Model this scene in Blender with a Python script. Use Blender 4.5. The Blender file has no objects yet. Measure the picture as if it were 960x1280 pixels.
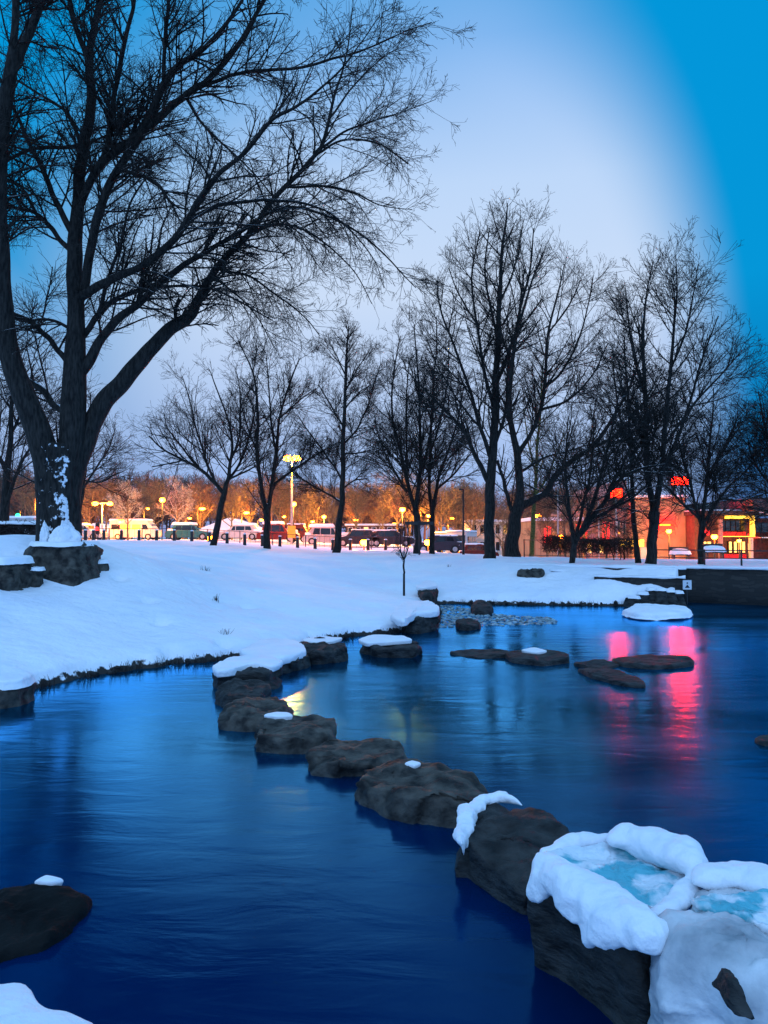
import bpy, bmesh, math, random
import numpy as np
from mathutils import Vector, Matrix, noise as mn
random.seed(7); rng = np.random.default_rng(7)
SC = bpy.context.scene; COL = SC.collection
R = math.radians
# ------------------------------------------------------------------ camera geometry (photo 960x1280)
F = 967.0; EYE = 1.9; TH = math.atan(32/F); CT, ST = math.cos(TH), math.sin(TH)
def ray(px, py):
    u = (px-480)/F; v = (640-py)/F
    return u, CT-ST*v, ST+CT*v
def W(px, py, D):
    x, y, z = ray(px, py); s = D/y
    return np.array((x*s, D, EYE+z*s))
def G(px, py, z=0.0):
    x, y, zz = ray(px, py); s = (z-EYE)/zz
    return np.array((x*s, y*s, z))
cam = bpy.data.cameras.new('camera'); co = bpy.data.objects.new('camera', cam); COL.objects.link(co)
cam.sensor_fit = 'VERTICAL'; cam.sensor_height = 24; cam.lens = 24*F/1280
co.location = (0, 0, EYE); co.rotation_euler = (math.pi/2+TH, 0, 0)
cam.clip_end = 3000; cam.clip_start = 0.05; SC.camera = co
SC.view_settings.view_transform = 'Standard'; SC.view_settings.look = 'None'
SC.view_settings.exposure = 0; SC.view_settings.gamma = 1
# ------------------------------------------------------------------ materials
def lin(c): return tuple(((x/255)/12.92 if x/255 <= .04045 else ((x/255+.055)/1.055)**2.4) for x in c)+(1,)
def newmat(name):
    m = bpy.data.materials.new(name); m.use_nodes = True
    nt = m.node_tree; return m, nt, nt.nodes, nt.links, nt.nodes['Principled BSDF']
def noise_mat(name, c1, c2, scale=5, rough=.8, bump=.3, bscale=None, detail=6, spec=.3, stretch=None, metallic=0):
    m, nt, N, L, P = newmat(name)
    tc = N.new('ShaderNodeTexCoord'); mp = N.new('ShaderNodeMapping'); L.new(tc.outputs['Object'], mp.inputs[0])
    if stretch: mp.inputs['Scale'].default_value = stretch
    n = N.new('ShaderNodeTexNoise'); n.inputs['Scale'].default_value = scale; n.inputs['Detail'].default_value = detail
    L.new(mp.outputs[0], n.inputs['Vector'])
    r = N.new('ShaderNodeValToRGB'); r.color_ramp.elements[0].position = .35; r.color_ramp.elements[1].position = .65
    r.color_ramp.elements[0].color = tuple(c1)+(1,); r.color_ramp.elements[1].color = tuple(c2)+(1,)
    L.new(n.outputs[0], r.inputs[0]); L.new(r.outputs[0], P.inputs['Base Color'])
    P.inputs['Roughness'].default_value = rough; P.inputs['Specular IOR Level'].default_value = spec
    P.inputs['Metallic'].default_value = metallic
    if bump:
        n2 = N.new('ShaderNodeTexNoise'); n2.inputs['Scale'].default_value = bscale or scale*3; n2.inputs['Detail'].default_value = 8
        L.new(mp.outputs[0], n2.inputs['Vector'])
        b = N.new('ShaderNodeBump'); b.inputs['Strength'].default_value = bump; b.inputs['Distance'].default_value = .03
        L.new(n2.outputs[0], b.inputs['Height']); L.new(b.outputs[0], P.inputs['Normal'])
    return m
def emat(name, c, s):
    m, nt, N, L, P = newmat(name)
    P.inputs['Base Color'].default_value = tuple(c)+(1,); P.inputs['Emission Color'].default_value = tuple(c)+(1,)
    P.inputs['Emission Strength'].default_value = s
    return m
SNOWC = (.80, .82, .87)
def snow_mat(name, bump=.35, c1=(.76, .79, .85), c2=(.84, .85, .88)):
    m = noise_mat(name, c1, c2, 2.2, .75, bump*1.8, 16, spec=.35)
    return m
M = {}
M['snow'] = snow_mat('fresh_snow')
# old, partly melted snow with blue-green slush showing in the hollows
def icy():
    m, nt, N, L, P = newmat('slushy_snow')
    tc = N.new('ShaderNodeTexCoord')
    n = N.new('ShaderNodeTexNoise'); n.inputs['Scale'].default_value = 6; n.inputs['Detail'].default_value = 7
    L.new(tc.outputs['Object'], n.inputs['Vector'])
    r = N.new('ShaderNodeValToRGB'); r.color_ramp.elements[0].position = .42; r.color_ramp.elements[1].position = .52
    r.color_ramp.elements[0].color = (.08, .42, .50, 1); r.color_ramp.elements[1].color = (.72, .78, .82, 1)
    L.new(n.outputs[0], r.inputs[0]); L.new(r.outputs[0], P.inputs['Base Color'])
    P.inputs['Roughness'].default_value = .3
    n2 = N.new('ShaderNodeTexNoise'); n2.inputs['Scale'].default_value = 14; n2.inputs['Detail'].default_value = 8
    L.new(tc.outputs['Object'], n2.inputs['Vector'])
    b = N.new('ShaderNodeBump'); b.inputs['Strength'].default_value = .8; b.inputs['Distance'].default_value = .03
    L.new(n2.outputs[0], b.inputs['Height']); L.new(b.outputs[0], P.inputs['Normal'])
    return m
M['ice'] = icy()
M['dirtysnow'] = noise_mat('thawing_snow', (.20, .23, .26), (.66, .67, .69), 3.6, .7, .5, 16)
def ground_mat():
    m, nt, N, L, P = newmat('snowy_ground')
    g = N.new('ShaderNodeNewGeometry'); sx = N.new('ShaderNodeSeparateXYZ'); L.new(g.outputs['Position'], sx.inputs[0])
    n = N.new('ShaderNodeTexNoise'); n.inputs['Scale'].default_value = 7; n.inputs['Detail'].default_value = 5
    L.new(g.outputs['Position'], n.inputs['Vector'])
    a = N.new('ShaderNodeMath'); a.operation = 'MULTIPLY_ADD'; a.inputs[1].default_value = -.28; L.new(n.outputs[0], a.inputs[0]); L.new(sx.outputs[2], a.inputs[2])
    mr = N.new('ShaderNodeMapRange'); mr.inputs['From Min'].default_value = -.075; mr.inputs['From Max'].default_value = -.055
    L.new(a.outputs[0], mr.inputs['Value'])
    # ground beyond y=30 is snow whatever its height
    fy = N.new('ShaderNodeMapRange'); fy.inputs['From Min'].default_value = 29; fy.inputs['From Max'].default_value = 30; L.new(sx.outputs[1], fy.inputs['Value'])
    mx = N.new('ShaderNodeMath'); mx.operation = 'MAXIMUM'; L.new(mr.outputs[0], mx.inputs[0]); L.new(fy.outputs[0], mx.inputs[1])
    n3 = N.new('ShaderNodeTexNoise'); n3.inputs['Scale'].default_value = .6; n3.inputs['Detail'].default_value = 5; L.new(g.outputs['Position'], n3.inputs['Vector'])
    r3 = N.new('ShaderNodeValToRGB'); r3.color_ramp.elements[0].color = (.74, .78, .86, 1); r3.color_ramp.elements[1].color = (.85, .86, .89, 1)
    r3.color_ramp.elements[0].position = .35; r3.color_ramp.elements[1].position = .6
    L.new(n3.outputs[0], r3.inputs[0])
    mc = N.new('ShaderNodeMix'); mc.data_type = 'RGBA'; L.new(mx.outputs[0], mc.inputs[0])
    mc.inputs[6].default_value = (.018, .016, .013, 1); L.new(r3.outputs[0], mc.inputs[7])
    L.new(mc.outputs[2], P.inputs['Base Color']); P.inputs['Roughness'].default_value = .8
    n2 = N.new('ShaderNodeTexNoise'); n2.inputs['Scale'].default_value = 5; n2.inputs['Detail'].default_value = 9; L.new(g.outputs['Position'], n2.inputs['Vector'])
    b = N.new('ShaderNodeBump'); b.inputs['Strength'].default_value = .75; b.inputs['Distance'].default_value = .07
    L.new(n2.outputs[0], b.inputs['Height']); L.new(b.outputs[0], P.inputs['Normal'])
    return m
M['ground'] = ground_mat()
M['rock'] = noise_mat('wet_dark_rock', (.006, .0062, .0065), (.040, .040, .038), 6.0, .7, 1.0, 15, spec=.25, stretch=(1, 1, 2.2))
M['wetrock'] = noise_mat('black_wet_rock', (.002, .0025, .003), (.009, .010, .010), 4, .8, 1.0, 13, spec=.1)
M['rock2'] = noise_mat('grey_brown_rock', (.010, .009, .008), (.085, .076, .062), 7.0, .7, 1.0, 15, spec=.25)
def stonewall_mat():
    m, nt, N, L, P = newmat('coursed_stone')
    tc = N.new('ShaderNodeTexCoord'); mp = N.new('ShaderNodeMapping'); L.new(tc.outputs['Object'], mp.inputs[0])
    mp.inputs['Rotation'].default_value = (R(90), 0, 0)
    b = N.new('ShaderNodeTexBrick'); b.inputs['Scale'].default_value = 1.0; b.inputs['Brick Width'].default_value = .27; b.inputs['Row Height'].default_value = .085
    b.inputs['Mortar Size'].default_value = .012; b.inputs['Color1'].default_value = (.006, .0055, .005, 1); b.inputs['Color2'].default_value = (.024, .021, .018, 1)
    b.inputs['Mortar'].default_value = (.008, .008, .008, 1)
    n = N.new('ShaderNodeTexNoise'); n.inputs['Scale'].default_value = 3; L.new(mp.outputs[0], n.inputs['Vector'])
    v = N.new('ShaderNodeMix'); v.data_type = 'RGBA'; v.inputs[0].default_value = .2
    L.new(mp.outputs[0], v.inputs[6]); L.new(n.outputs['Color'], v.inputs[7]); L.new(v.outputs[2], b.inputs['Vector'])
    L.new(b.outputs[0], P.inputs['Base Color']); P.inputs['Roughness'].default_value = .8
    bp = N.new('ShaderNodeBump'); bp.inputs['Strength'].default_value = .8; bp.inputs['Distance'].default_value = .04; bp.invert = True
    L.new(b.outputs['Fac'], bp.inputs['Height']); L.new(bp.outputs[0], P.inputs['Normal'])
    return m
M['wall'] = stonewall_mat()
def bark(name, c1, c2, snow=.72):
    m, nt, N, L, P = newmat(name)
    g = N.new('ShaderNodeNewGeometry'); sx = N.new('ShaderNodeSeparateXYZ'); L.new(g.outputs['Normal'], sx.inputs[0])
    n = N.new('ShaderNodeTexNoise'); n.inputs['Scale'].default_value = 2.5; n.inputs['Detail'].default_value = 6; L.new(g.outputs['Position'], n.inputs['Vector'])
    a = N.new('ShaderNodeMath'); a.operation = 'MULTIPLY_ADD'; a.inputs[1].default_value = .9; L.new(n.outputs[0], a.inputs[0]); L.new(sx.outputs[2], a.inputs[2])
    mr = N.new('ShaderNodeMapRange'); mr.inputs['From Min'].default_value = snow+.45; mr.inputs['From Max'].default_value = snow+.53; L.new(a.outputs[0], mr.inputs['Value'])
    mp = N.new('ShaderNodeMapping'); mp.inputs['Scale'].default_value = (1, 1, .22); L.new(g.outputs['Position'], mp.inputs[0])
    n2 = N.new('ShaderNodeTexNoise'); n2.inputs['Scale'].default_value = 22; n2.inputs['Detail'].default_value = 7; L.new(mp.outputs[0], n2.inputs['Vector'])
    r = N.new('ShaderNodeValToRGB'); r.color_ramp.elements[0].position = .35; r.color_ramp.elements[1].position = .68
    r.color_ramp.elements[0].color = tuple(c1)+(1,); r.color_ramp.elements[1].color = tuple(c2)+(1,); L.new(n2.outputs[0], r.inputs[0])
    mc = N.new('ShaderNodeMix'); mc.data_type = 'RGBA'; L.new(mr.outputs[0], mc.inputs[0]); L.new(r.outputs[0], mc.inputs[6]); mc.inputs[7].default_value = SNOWC+(1,)
    L.new(mc.outputs[2], P.inputs['Base Color']); P.inputs['Roughness'].default_value = .85; P.inputs['Specular IOR Level'].default_value = .2
    b = N.new('ShaderNodeBump'); b.inputs['Strength'].default_value = 1; b.inputs['Distance'].default_value = .05
    L.new(n2.outputs[0], b.inputs['Height']); L.new(b.outputs[0], P.inputs['Normal'])
    return m
def speckle(m):
    nt = m.node_tree; N, L = nt.nodes, nt.links; P = N['Principled BSDF']; old = P.inputs['Base Color'].links[0].from_socket
    g = N.new('ShaderNodeNewGeometry'); sx = N.new('ShaderNodeSeparateXYZ'); L.new(g.outputs['Position'], sx.inputs[0])
    def mm(op, a, b):
        n = N.new('ShaderNodeMath'); n.operation = op
        for i, v in enumerate((a, b)):
            if isinstance(v, (int, float)): n.inputs[i].default_value = v
            else: L.new(v, n.inputs[i])
        return n.outputs[0]
    dx = mm('ABSOLUTE', mm('SUBTRACT', sx.outputs[0], -6.27), 0)
    nn = N.new('ShaderNodeTexNoise'); nn.inputs['Scale'].default_value = 5.5; nn.inputs['Detail'].default_value = 9; nn.inputs['Roughness'].default_value = .65; L.new(g.outputs['Position'], nn.inputs['Vector'])
    zz = N.new('ShaderNodeMapRange'); zz.inputs['From Min'].default_value = 4.3; zz.inputs['From Max'].default_value = 3.7; L.new(sx.outputs[2], zz.inputs['Value'])
    yy = N.new('ShaderNodeMapRange'); yy.inputs['From Min'].default_value = 15.55; yy.inputs['From Max'].default_value = 15.4; L.new(sx.outputs[1], yy.inputs['Value'])
    v = mm('SUBTRACT', nn.outputs[0], mm('MULTIPLY', dx, .40)); v = mm('MULTIPLY', v, mm('MULTIPLY', zz.outputs[0], yy.outputs[0]))
    t = N.new('ShaderNodeMapRange'); t.inputs['From Min'].default_value = .44; t.inputs['From Max'].default_value = .47; L.new(v, t.inputs['Value'])
    mc = N.new('ShaderNodeMix'); mc.data_type = 'RGBA'; L.new(t.outputs[0], mc.inputs[0]); L.new(old, mc.inputs[6]); mc.inputs[7].default_value = SNOWC+(1,)
    L.new(mc.outputs[2], P.inputs['Base Color']); return m
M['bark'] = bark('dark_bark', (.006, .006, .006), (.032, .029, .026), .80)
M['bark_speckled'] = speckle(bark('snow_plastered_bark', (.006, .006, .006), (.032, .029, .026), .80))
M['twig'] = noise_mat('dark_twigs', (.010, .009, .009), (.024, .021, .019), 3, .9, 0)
M['greenbark'] = noise_mat('mossy_bark', (.03, .04, .01), (.10, .11, .03), 9, .9, .4)
M['palebark'] = bark('pale_bark', (.035, .032, .03), (.16, .15, .14), .72)
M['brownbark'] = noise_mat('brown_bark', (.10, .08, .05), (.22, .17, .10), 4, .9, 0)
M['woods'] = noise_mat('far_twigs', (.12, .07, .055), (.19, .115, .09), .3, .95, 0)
M['snowtwig'] = noise_mat('snow_laden_twigs', (.14, .12, .07), (.60, .60, .50), 5, .85, 0)
M['metal'] = noise_mat('dark_metal', (.012, .012, .014), (.022, .022, .024), 8, .5, 0, spec=.4)
M['palemetal'] = noise_mat('pale_metal', (.35, .33, .3), (.45, .43, .4), 8, .5, 0)
M['glass'] = noise_mat('dark_glass', (.006, .008, .012), (.012, .014, .02), 2, .08, 0, spec=.6)
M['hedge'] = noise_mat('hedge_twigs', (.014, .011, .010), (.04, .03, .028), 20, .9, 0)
M['rubber'] = noise_mat('tyre_rubber', (.01, .01, .01), (.018, .018, .018), 8, .8, 0)
M['whitepaint'] = noise_mat('white_paint', (.40, .41, .43), (.48, .49, .50), 3, .4, .02)
M['darkred'] = noise_mat('dark_red_paint', (.10, .015, .012), (.14, .02, .016), 3, .35, 0)
M['darkpaint'] = noise_mat('dark_blue_paint', (.015, .02, .03), (.025, .03, .045), 3, .3, 0)
M['tealpaint'] = noise_mat('teal_paint', (.02, .10, .11), (.03, .13, .14), 3, .3, 0)
M['greypaint'] = noise_mat('silver_paint', (.30, .32, .34), (.38, .40, .42), 3, .3, 0)
M['plaster'] = noise_mat('pale_plaster', (.50, .42, .34), (.60, .52, .42), 1.2, .9, .2)
M['theatreplaster'] = noise_mat('tan_plaster', (.26, .18, .10), (.34, .24, .14), 1.2, .9, .2)
M['pinkplaster'] = noise_mat('pink_plaster', (.22, .13, .13), (.28, .18, .17), 1.2, .9, .2)
M['brick'] = noise_mat('red_brown_brick', (.07, .035, .028), (.12, .06, .045), 6, .9, .3)
M['roof'] = noise_mat('dark_roof', (.03, .025, .028), (.06, .05, .05), 3, .85, .2)
M['redpanel'] = noise_mat('red_panel', (.40, .012, .02), (.55, .02, .03), 3, .6, 0)
M['green_e'] = emat('green_lamp', (.02, 1, .25), 6)
M['red_e'] = emat('red_lamp', (1, .02, .02), 7)
M['redsign'] = emat('red_sign_light', (1, .003, .001), 35)
M['towersign'] = emat('tower_sign_light', (1, .0009, .0001), 600)
M['orangesign'] = emat('orange_sign_light', (1, .08, .004), 16)
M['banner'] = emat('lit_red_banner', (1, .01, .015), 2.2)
M['yellow_e'] = emat('yellow_strip', (1, .62, .05), 2.6)
M['window_e'] = emat('lit_window', (1, .62, .16), 1.5)
M['window_g'] = emat('green_lit_window', (.35, .75, .12), .12)
M['lamp_e'] = emat('sodium_lamp', (1, .05, .002), 700)
M['lampsoft_e'] = emat('sodium_globe', (1, .08, .003), 220)
M['signwhite'] = noise_mat('sign_white', (.6, .62, .65), (.7, .72, .75), 3, .5, 0)
M['signyellow'] = noise_mat('sign_yellow', (.6, .35, .03), (.7, .42, .05), 3, .5, 0)
def water_mat():
    m, nt, N, L, P = newmat('long_exposure_water')
    N.remove(P); out = N['Material Output']
    g = N.new('ShaderNodeNewGeometry')
    mp = N.new('ShaderNodeMapping'); mp.inputs['Scale'].default_value = (.5, 1.3, 1); mp.inputs['Rotation'].default_value = (0, 0, R(6)); L.new(g.outputs['Position'], mp.inputs[0])
    n = N.new('ShaderNodeTexNoise'); n.inputs['Scale'].default_value = 2.6; n.inputs['Detail'].default_value = 4; n.inputs['Distortion'].default_value = .5; L.new(mp.outputs[0], n.inputs['Vector'])
    mp2 = N.new('ShaderNodeMapping'); mp2.inputs['Scale'].default_value = (3, 8, 1); L.new(g.outputs['Position'], mp2.inputs[0])
    n2 = N.new('ShaderNodeTexNoise'); n2.inputs['Scale'].default_value = 5; n2.inputs['Detail'].default_value = 3; L.new(mp2.outputs[0], n2.inputs['Vector'])
    ad = N.new('ShaderNodeMath'); ad.operation = 'MULTIPLY_ADD'; ad.inputs[1].default_value = .03; L.new(n2.outputs[0], ad.inputs[0]); L.new(n.outputs[0], ad.inputs[2])
    b = N.new('ShaderNodeBump'); b.inputs['Strength'].default_value = .16; b.inputs['Distance'].default_value = .045
    L.new(ad.outputs[0], b.inputs['Height'])
    gl = N.new('ShaderNodeBsdfGlossy'); gl.distribution = 'MULTI_GGX'; gl.inputs['Color'].default_value = (.12, .57, 1, 1)
    n4 = N.new('ShaderNodeTexNoise'); n4.inputs['Scale'].default_value = .5; n4.inputs['Detail'].default_value = 4; L.new(mp.outputs[0], n4.inputs['Vector'])
    rr = N.new('ShaderNodeMapRange'); rr.inputs['From Min'].default_value = .35; rr.inputs['From Max'].default_value = .65; rr.inputs['To Min'].default_value = .12; rr.inputs['To Max'].default_value = .22
    L.new(n4.outputs[0], rr.inputs['Value']); L.new(rr.outputs[0], gl.inputs['Roughness'])
    L.new(b.outputs[0], gl.inputs['Normal'])
    df = N.new('ShaderNodeBsdfDiffuse'); df.inputs['Color'].default_value = (.0001, .012, .062, 1)
    fr = N.new('ShaderNodeFresnel'); fr.inputs['IOR'].default_value = 1.30; L.new(b.outputs[0], fr.inputs['Normal'])
    am = N.new('ShaderNodeMath'); am.operation = 'MULTIPLY'; am.use_clamp = True; am.inputs[1].default_value = 4.3; L.new(fr.outputs[0], am.inputs[0])
    pw = N.new('ShaderNodeMath'); pw.operation = 'POWER'; pw.inputs[1].default_value = 1.9; L.new(am.outputs[0], pw.inputs[0])
    mx = N.new('ShaderNodeMixShader'); L.new(pw.outputs[0], mx.inputs[0]); L.new(df.outputs[0], mx.inputs[1]); L.new(gl.outputs[0], mx.inputs[2])
    L.new(mx.outputs[0], out.inputs['Surface'])
    return m
M['water'] = water_mat()
# ------------------------------------------------------------------ world
def make_world():
    w = bpy.data.worlds.new('World'); SC.world = w; w.use_nodes = True
    nt = w.node_tree; N = nt.nodes; L = nt.links; N.clear()
    out = N.new('ShaderNodeOutputWorld')
    tc = N.new('ShaderNodeTexCoord'); sx = N.new('ShaderNodeSeparateXYZ'); L.new(tc.outputs['Generated'], sx.inputs[0])
    X, Y, Z = sx.outputs
    def m(op, a, b=None, clamp=False):
        n = N.new('ShaderNodeMath'); n.operation = op; n.use_clamp = clamp
        for i, v in enumerate((a, b)):
            if v is None: continue
            if isinstance(v, (int, float)): n.inputs[i].default_value = v
            else: L.new(v, n.inputs[i])
        return n.outputs[0]
    def mr(v, a, b, c=0, d=1, smooth=True):
        n = N.new('ShaderNodeMapRange'); n.interpolation_type = 'SMOOTHSTEP' if smooth else 'LINEAR'
        n.inputs['From Min'].default_value = a; n.inputs['From Max'].default_value = b; n.inputs['To Min'].default_value = c; n.inputs['To Max'].default_value = d
        L.new(v, n.inputs['Value']); return n.outputs[0]
    def mix(f, a, b):
        n = N.new('ShaderNodeMix'); n.data_type = 'RGBA'; L.new(f, n.inputs[0])
        for i, v in ((6, a), (7, b)):
            if isinstance(v, tuple): n.inputs[i].default_value = v
            else: L.new(v, n.inputs[i])
        return n.outputs[2]
    # lens vignette painted into the sky colour: pale ahead, bluer round it
    du = m('SUBTRACT', X, .03); dv = m('SUBTRACT', Z, .10)
    right = m('POWER', m('DIVIDE', m('MAXIMUM', du, 0), .375), 2)
    left = m('POWER', m('DIVIDE', m('MAXIMUM', m('MULTIPLY', du, -1), 0), .44), 2)
    up = m('POWER', m('DIVIDE', m('MAXIMUM', dv, 0), .54), 2)
    e = m('ADD', m('ADD', right, left), up)
    soft_l = mr(e, .25, 1.35, 1, 0); soft_r = mr(e, .62, 1.16, 1, 0)
    side = mr(X, -.05, .15, 0, 1)
    cl = m('ADD', m('MULTIPLY', soft_l, m('SUBTRACT', 1, side)), m('MULTIPLY', soft_r, side))
    # height ramps
    ramp = N.new('ShaderNodeValToRGB'); L.new(Z, ramp.inputs[0]); E = ramp.color_ramp.elements
    E[0].position = 0; E[0].color = lin((140, 150, 205)); E[1].position = .07; E[1].color = lin((156, 185, 236))
    for p, c in ((.16, (178, 203, 243)), (.30, (203, 222, 249)), (.42, (190, 216, 250)), (.55, (140, 188, 244))):
        x = E.new(p); x.color = lin(c)
    ramp2 = N.new('ShaderNodeValToRGB'); L.new(Z, ramp2.inputs[0]); E = ramp2.color_ramp.elements
    E[0].position = 0; E[0].color = lin((80, 105, 165)); E[1].position = .12; E[1].color = lin((0, 115, 180))
    for p, c in ((.3, (0, 150, 216)), (.55, (0, 150, 218))):
        x = E.new(p); x.color = lin(c)
    # low left stays pale
    lowl = m('MULTIPLY', mr(Z, .10, .36, 1, 0), mr(X, -.05, .2, 1, 0))
    fwd0 = mix(m('MAXIMUM', cl, m('MULTIPLY', lowl, .85)), ramp2.outputs[0], ramp.outputs[0])
    # the rest of the sky (behind and overhead): brightened as fill for the snow
    zen = mr(Z, .56, .9, 0, 1); back = mr(Y, .35, -.1, 0, 1); ob = m('MAXIMUM', zen, back)
    col = mix(ob, fwd0, (.42, .84, 1.52, 1))
    bg = N.new('ShaderNodeBackground'); L.new(col, bg.inputs[0]); bg.inputs[1].default_value = 1
    sky = N.new('ShaderNodeTexSky'); sky.sky_type = 'NISHITA'; sky.sun_disc = False; sky.sun_elevation = R(3); sky.sun_rotation = R(200)
    bg2 = N.new('ShaderNodeBackground'); L.new(sky.outputs[0], bg2.inputs[0]); bg2.inputs[1].default_value = .001
    ad = N.new('ShaderNodeAddShader'); L.new(bg.outputs[0], ad.inputs[0]); L.new(bg2.outputs[0], ad.inputs[1]); L.new(ad.outputs[0], out.inputs[0])
make_world()
sl = bpy.data.lights.new('sun', 'SUN'); sl.energy = .12; sl.angle = R(25); sl.color = (1, .93, .95)
so = bpy.data.objects.new('sun', sl); COL.objects.link(so); so.rotation_euler = (R(60), 0, R(-20))
# ------------------------------------------------------------------ object helpers
def tag(o, label=None, cat=None, group=None, kind=None):
    if label: o['label'] = label
    if cat: o['category'] = cat
    if group: o['group'] = group
    if kind: o['kind'] = kind
    return o
def empty(name, loc, label, cat, group=None, rz=0):
    o = bpy.data.objects.new(name, None); COL.objects.link(o); o.location = loc; o.rotation_euler = (0, 0, rz)
    o.empty_display_size = .2
    return tag(o, label, cat, group)
def link_mesh(name, me, mat, parent=None, smooth=True):
    if mat: me.materials.append(mat)
    if smooth: me.polygons.foreach_set('use_smooth', [True]*len(me.polygons))
    o = bpy.data.objects.new(name, me); COL.objects.link(o)
    if parent: o.parent = parent
    return o
def from_np(name, V, Q, mat, parent=None, smooth=True):
    V = np.asarray(V, float); Q = np.asarray(Q, int)
    me = bpy.data.meshes.new(name); me.vertices.add(len(V)); me.vertices.foreach_set('co', V.ravel())
    k = Q.shape[1]; me.loops.add(Q.size); me.loops.foreach_set('vertex_index', Q.ravel())
    me.polygons.add(len(Q)); me.polygons.foreach_set('loop_start', np.arange(len(Q))*k)
    try: me.polygons.foreach_set('loop_total', np.full(len(Q), k))
    except Exception: pass
    me.update(calc_edges=True); me.validate()
    return link_mesh(name, me, mat, parent, smooth)
class MB:
    def __init__(s): s.bm = bmesh.new()
    def box(s, c, d, bev=0, rz=0, rx=0, taper=1):
        r = bmesh.ops.create_cube(s.bm, size=1); vs = r['verts']
        for v in vs:
            if v.co.z > 0 and taper != 1: v.co.x *= taper; v.co.y *= taper
        bmesh.ops.scale(s.bm, vec=d, verts=vs)
        if bev:
            es = list({e for v in vs for e in v.link_edges})
            rr = bmesh.ops.bevel(s.bm, geom=es, offset=bev, segments=2, affect='EDGES'); vs = list({v for f in rr['faces'] for v in f.verts} | {v for v in vs if v.is_valid})
        if rx: bmesh.ops.rotate(s.bm, cent=(0, 0, 0), matrix=Matrix.Rotation(rx, 3, 'X'), verts=vs)
        if rz: bmesh.ops.rotate(s.bm, cent=(0, 0, 0), matrix=Matrix.Rotation(rz, 3, 'Z'), verts=vs)
        bmesh.ops.translate(s.bm, vec=c, verts=vs); return s
    def cyl(s, a, b, r1, r2=None, n=10):
        a, b = Vector(a), Vector(b); d = b-a; r2 = r1 if r2 is None else r2
        r = bmesh.ops.create_cone(s.bm, cap_ends=True, segments=n, radius1=r1, radius2=r2, depth=d.length)
        q = Vector((0, 0, 1)).rotation_difference(d)
        bmesh.ops.transform(s.bm, matrix=Matrix.Translation((a+b)/2) @ q.to_matrix().to_4x4(), verts=r['verts']); return s
    def ball(s, c, r, sc=(1, 1, 1), n=12):
        q = bmesh.ops.create_uvsphere(s.bm, u_segments=n, v_segments=max(6, n//2), radius=r)
        bmesh.ops.scale(s.bm, vec=sc, verts=q['verts']); bmesh.ops.translate(s.bm, vec=c, verts=q['verts']); return s
    def prism(s, prof, y0, y1):   # profile in xz extruded along y
        a = [s.bm.verts.new((x, y0, z)) for x, z in prof]; b = [s.bm.verts.new((x, y1, z)) for x, z in prof]
        s.bm.faces.new(a); s.bm.faces.new(b[::-1]); n = len(prof)
        for i in range(n): s.bm.faces.new((a[(i+1) % n], a[i], b[i], b[(i+1) % n]))
        return s
    def build(s, name, mat, parent=None, smooth=False):
        bmesh.ops.recalc_face_normals(s.bm, faces=s.bm.faces)
        me = bpy.data.meshes.new(name); s.bm.to_mesh(me); s.bm.free(); return link_mesh(name, me, mat, parent, smooth)
def kids(o): return [c for c in bpy.data.objects if c.parent == o]
def copy_tree(o, parent=None):
    c = o.copy(); COL.objects.link(c)
    if parent: c.parent = parent
    for ch in kids(o):
        copy_tree(ch, c)
    return c
# ------------------------------------------------------------------ shoreline + terrain
shore_px = [(-900, 1010), (-300, 920), (-60, 888), (0, 878), (30, 868), (60, 858), (90, 853), (120, 845), (165, 838), (210, 832), (262, 828), (320, 822), (365, 813), (400, 803), (440, 797), (490, 793), (512, 789), (524, 782), (545, 776), (548, 765), (540, 757), (560, 755), (620, 756), (700, 757), (760, 758), (800, 758), (845, 758)]
shore = [tuple(G(x, y)[:2]) for x, y in shore_px]
walls_pts = [(8.7, 22.9), (10.8, 21.6), (16, 20.0), (45, 14)]
poly = np.array(shore + walls_pts + [(45, -30), (-45, -30), (-45, 4)])
def inside(P, poly):
    x, y = P[:, 0], P[:, 1]; r = np.zeros(len(P), bool); n = len(poly)
    for i in range(n):
        x1, y1 = poly[i]; x2, y2 = poly[(i+1) % n]
        c = ((y1 > y) != (y2 > y)) & (x < (x2-x1)*(y-y1)/(y2-y1+1e-12)+x1); r ^= c
    return r
def segdist(P, pts):
    d = np.full(len(P), 1e9)
    for a, b in zip(pts[:-1], pts[1:]):
        a = np.array(a); b = np.array(b); ab = b-a; t = np.clip(((P-a)@ab)/(ab@ab), 0, 1)
        d = np.minimum(d, np.hypot(*(P-(a+t[:, None]*ab)).T))
    return d
def sstep(a, b, x): t = np.clip((x-a)/(b-a), 0, 1); return t*t*(3-2*t)
def nz(x, y, s, seed=0, o=3):
    return np.array([mn.fractal(Vector((a*s, b*s, seed)), 1.0, 2.0, o) for a, b in zip(x, y)])
wl = [(4.0, 25.5), (5.9, 24.0), (7.0, 23.2)]+walls_pts     # line of the main retaining wall
def wall_y(x):
    return np.interp(x, [p[0] for p in wl], [p[1] for p in wl])
holes = [(258, 743), (270, 760), (281, 778), (240, 752), (223, 745), (300, 795), (392, 766), (150, 760), (460, 735), (350, 745), (437, 782), (330, 735), (322, 748), (310, 757), (160, 742), (175, 752), (186, 765), (200, 772), (214, 783), (120, 735), (420, 722), (432, 730), (470, 760), (590, 738), (720, 745), (690, 737)]
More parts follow.
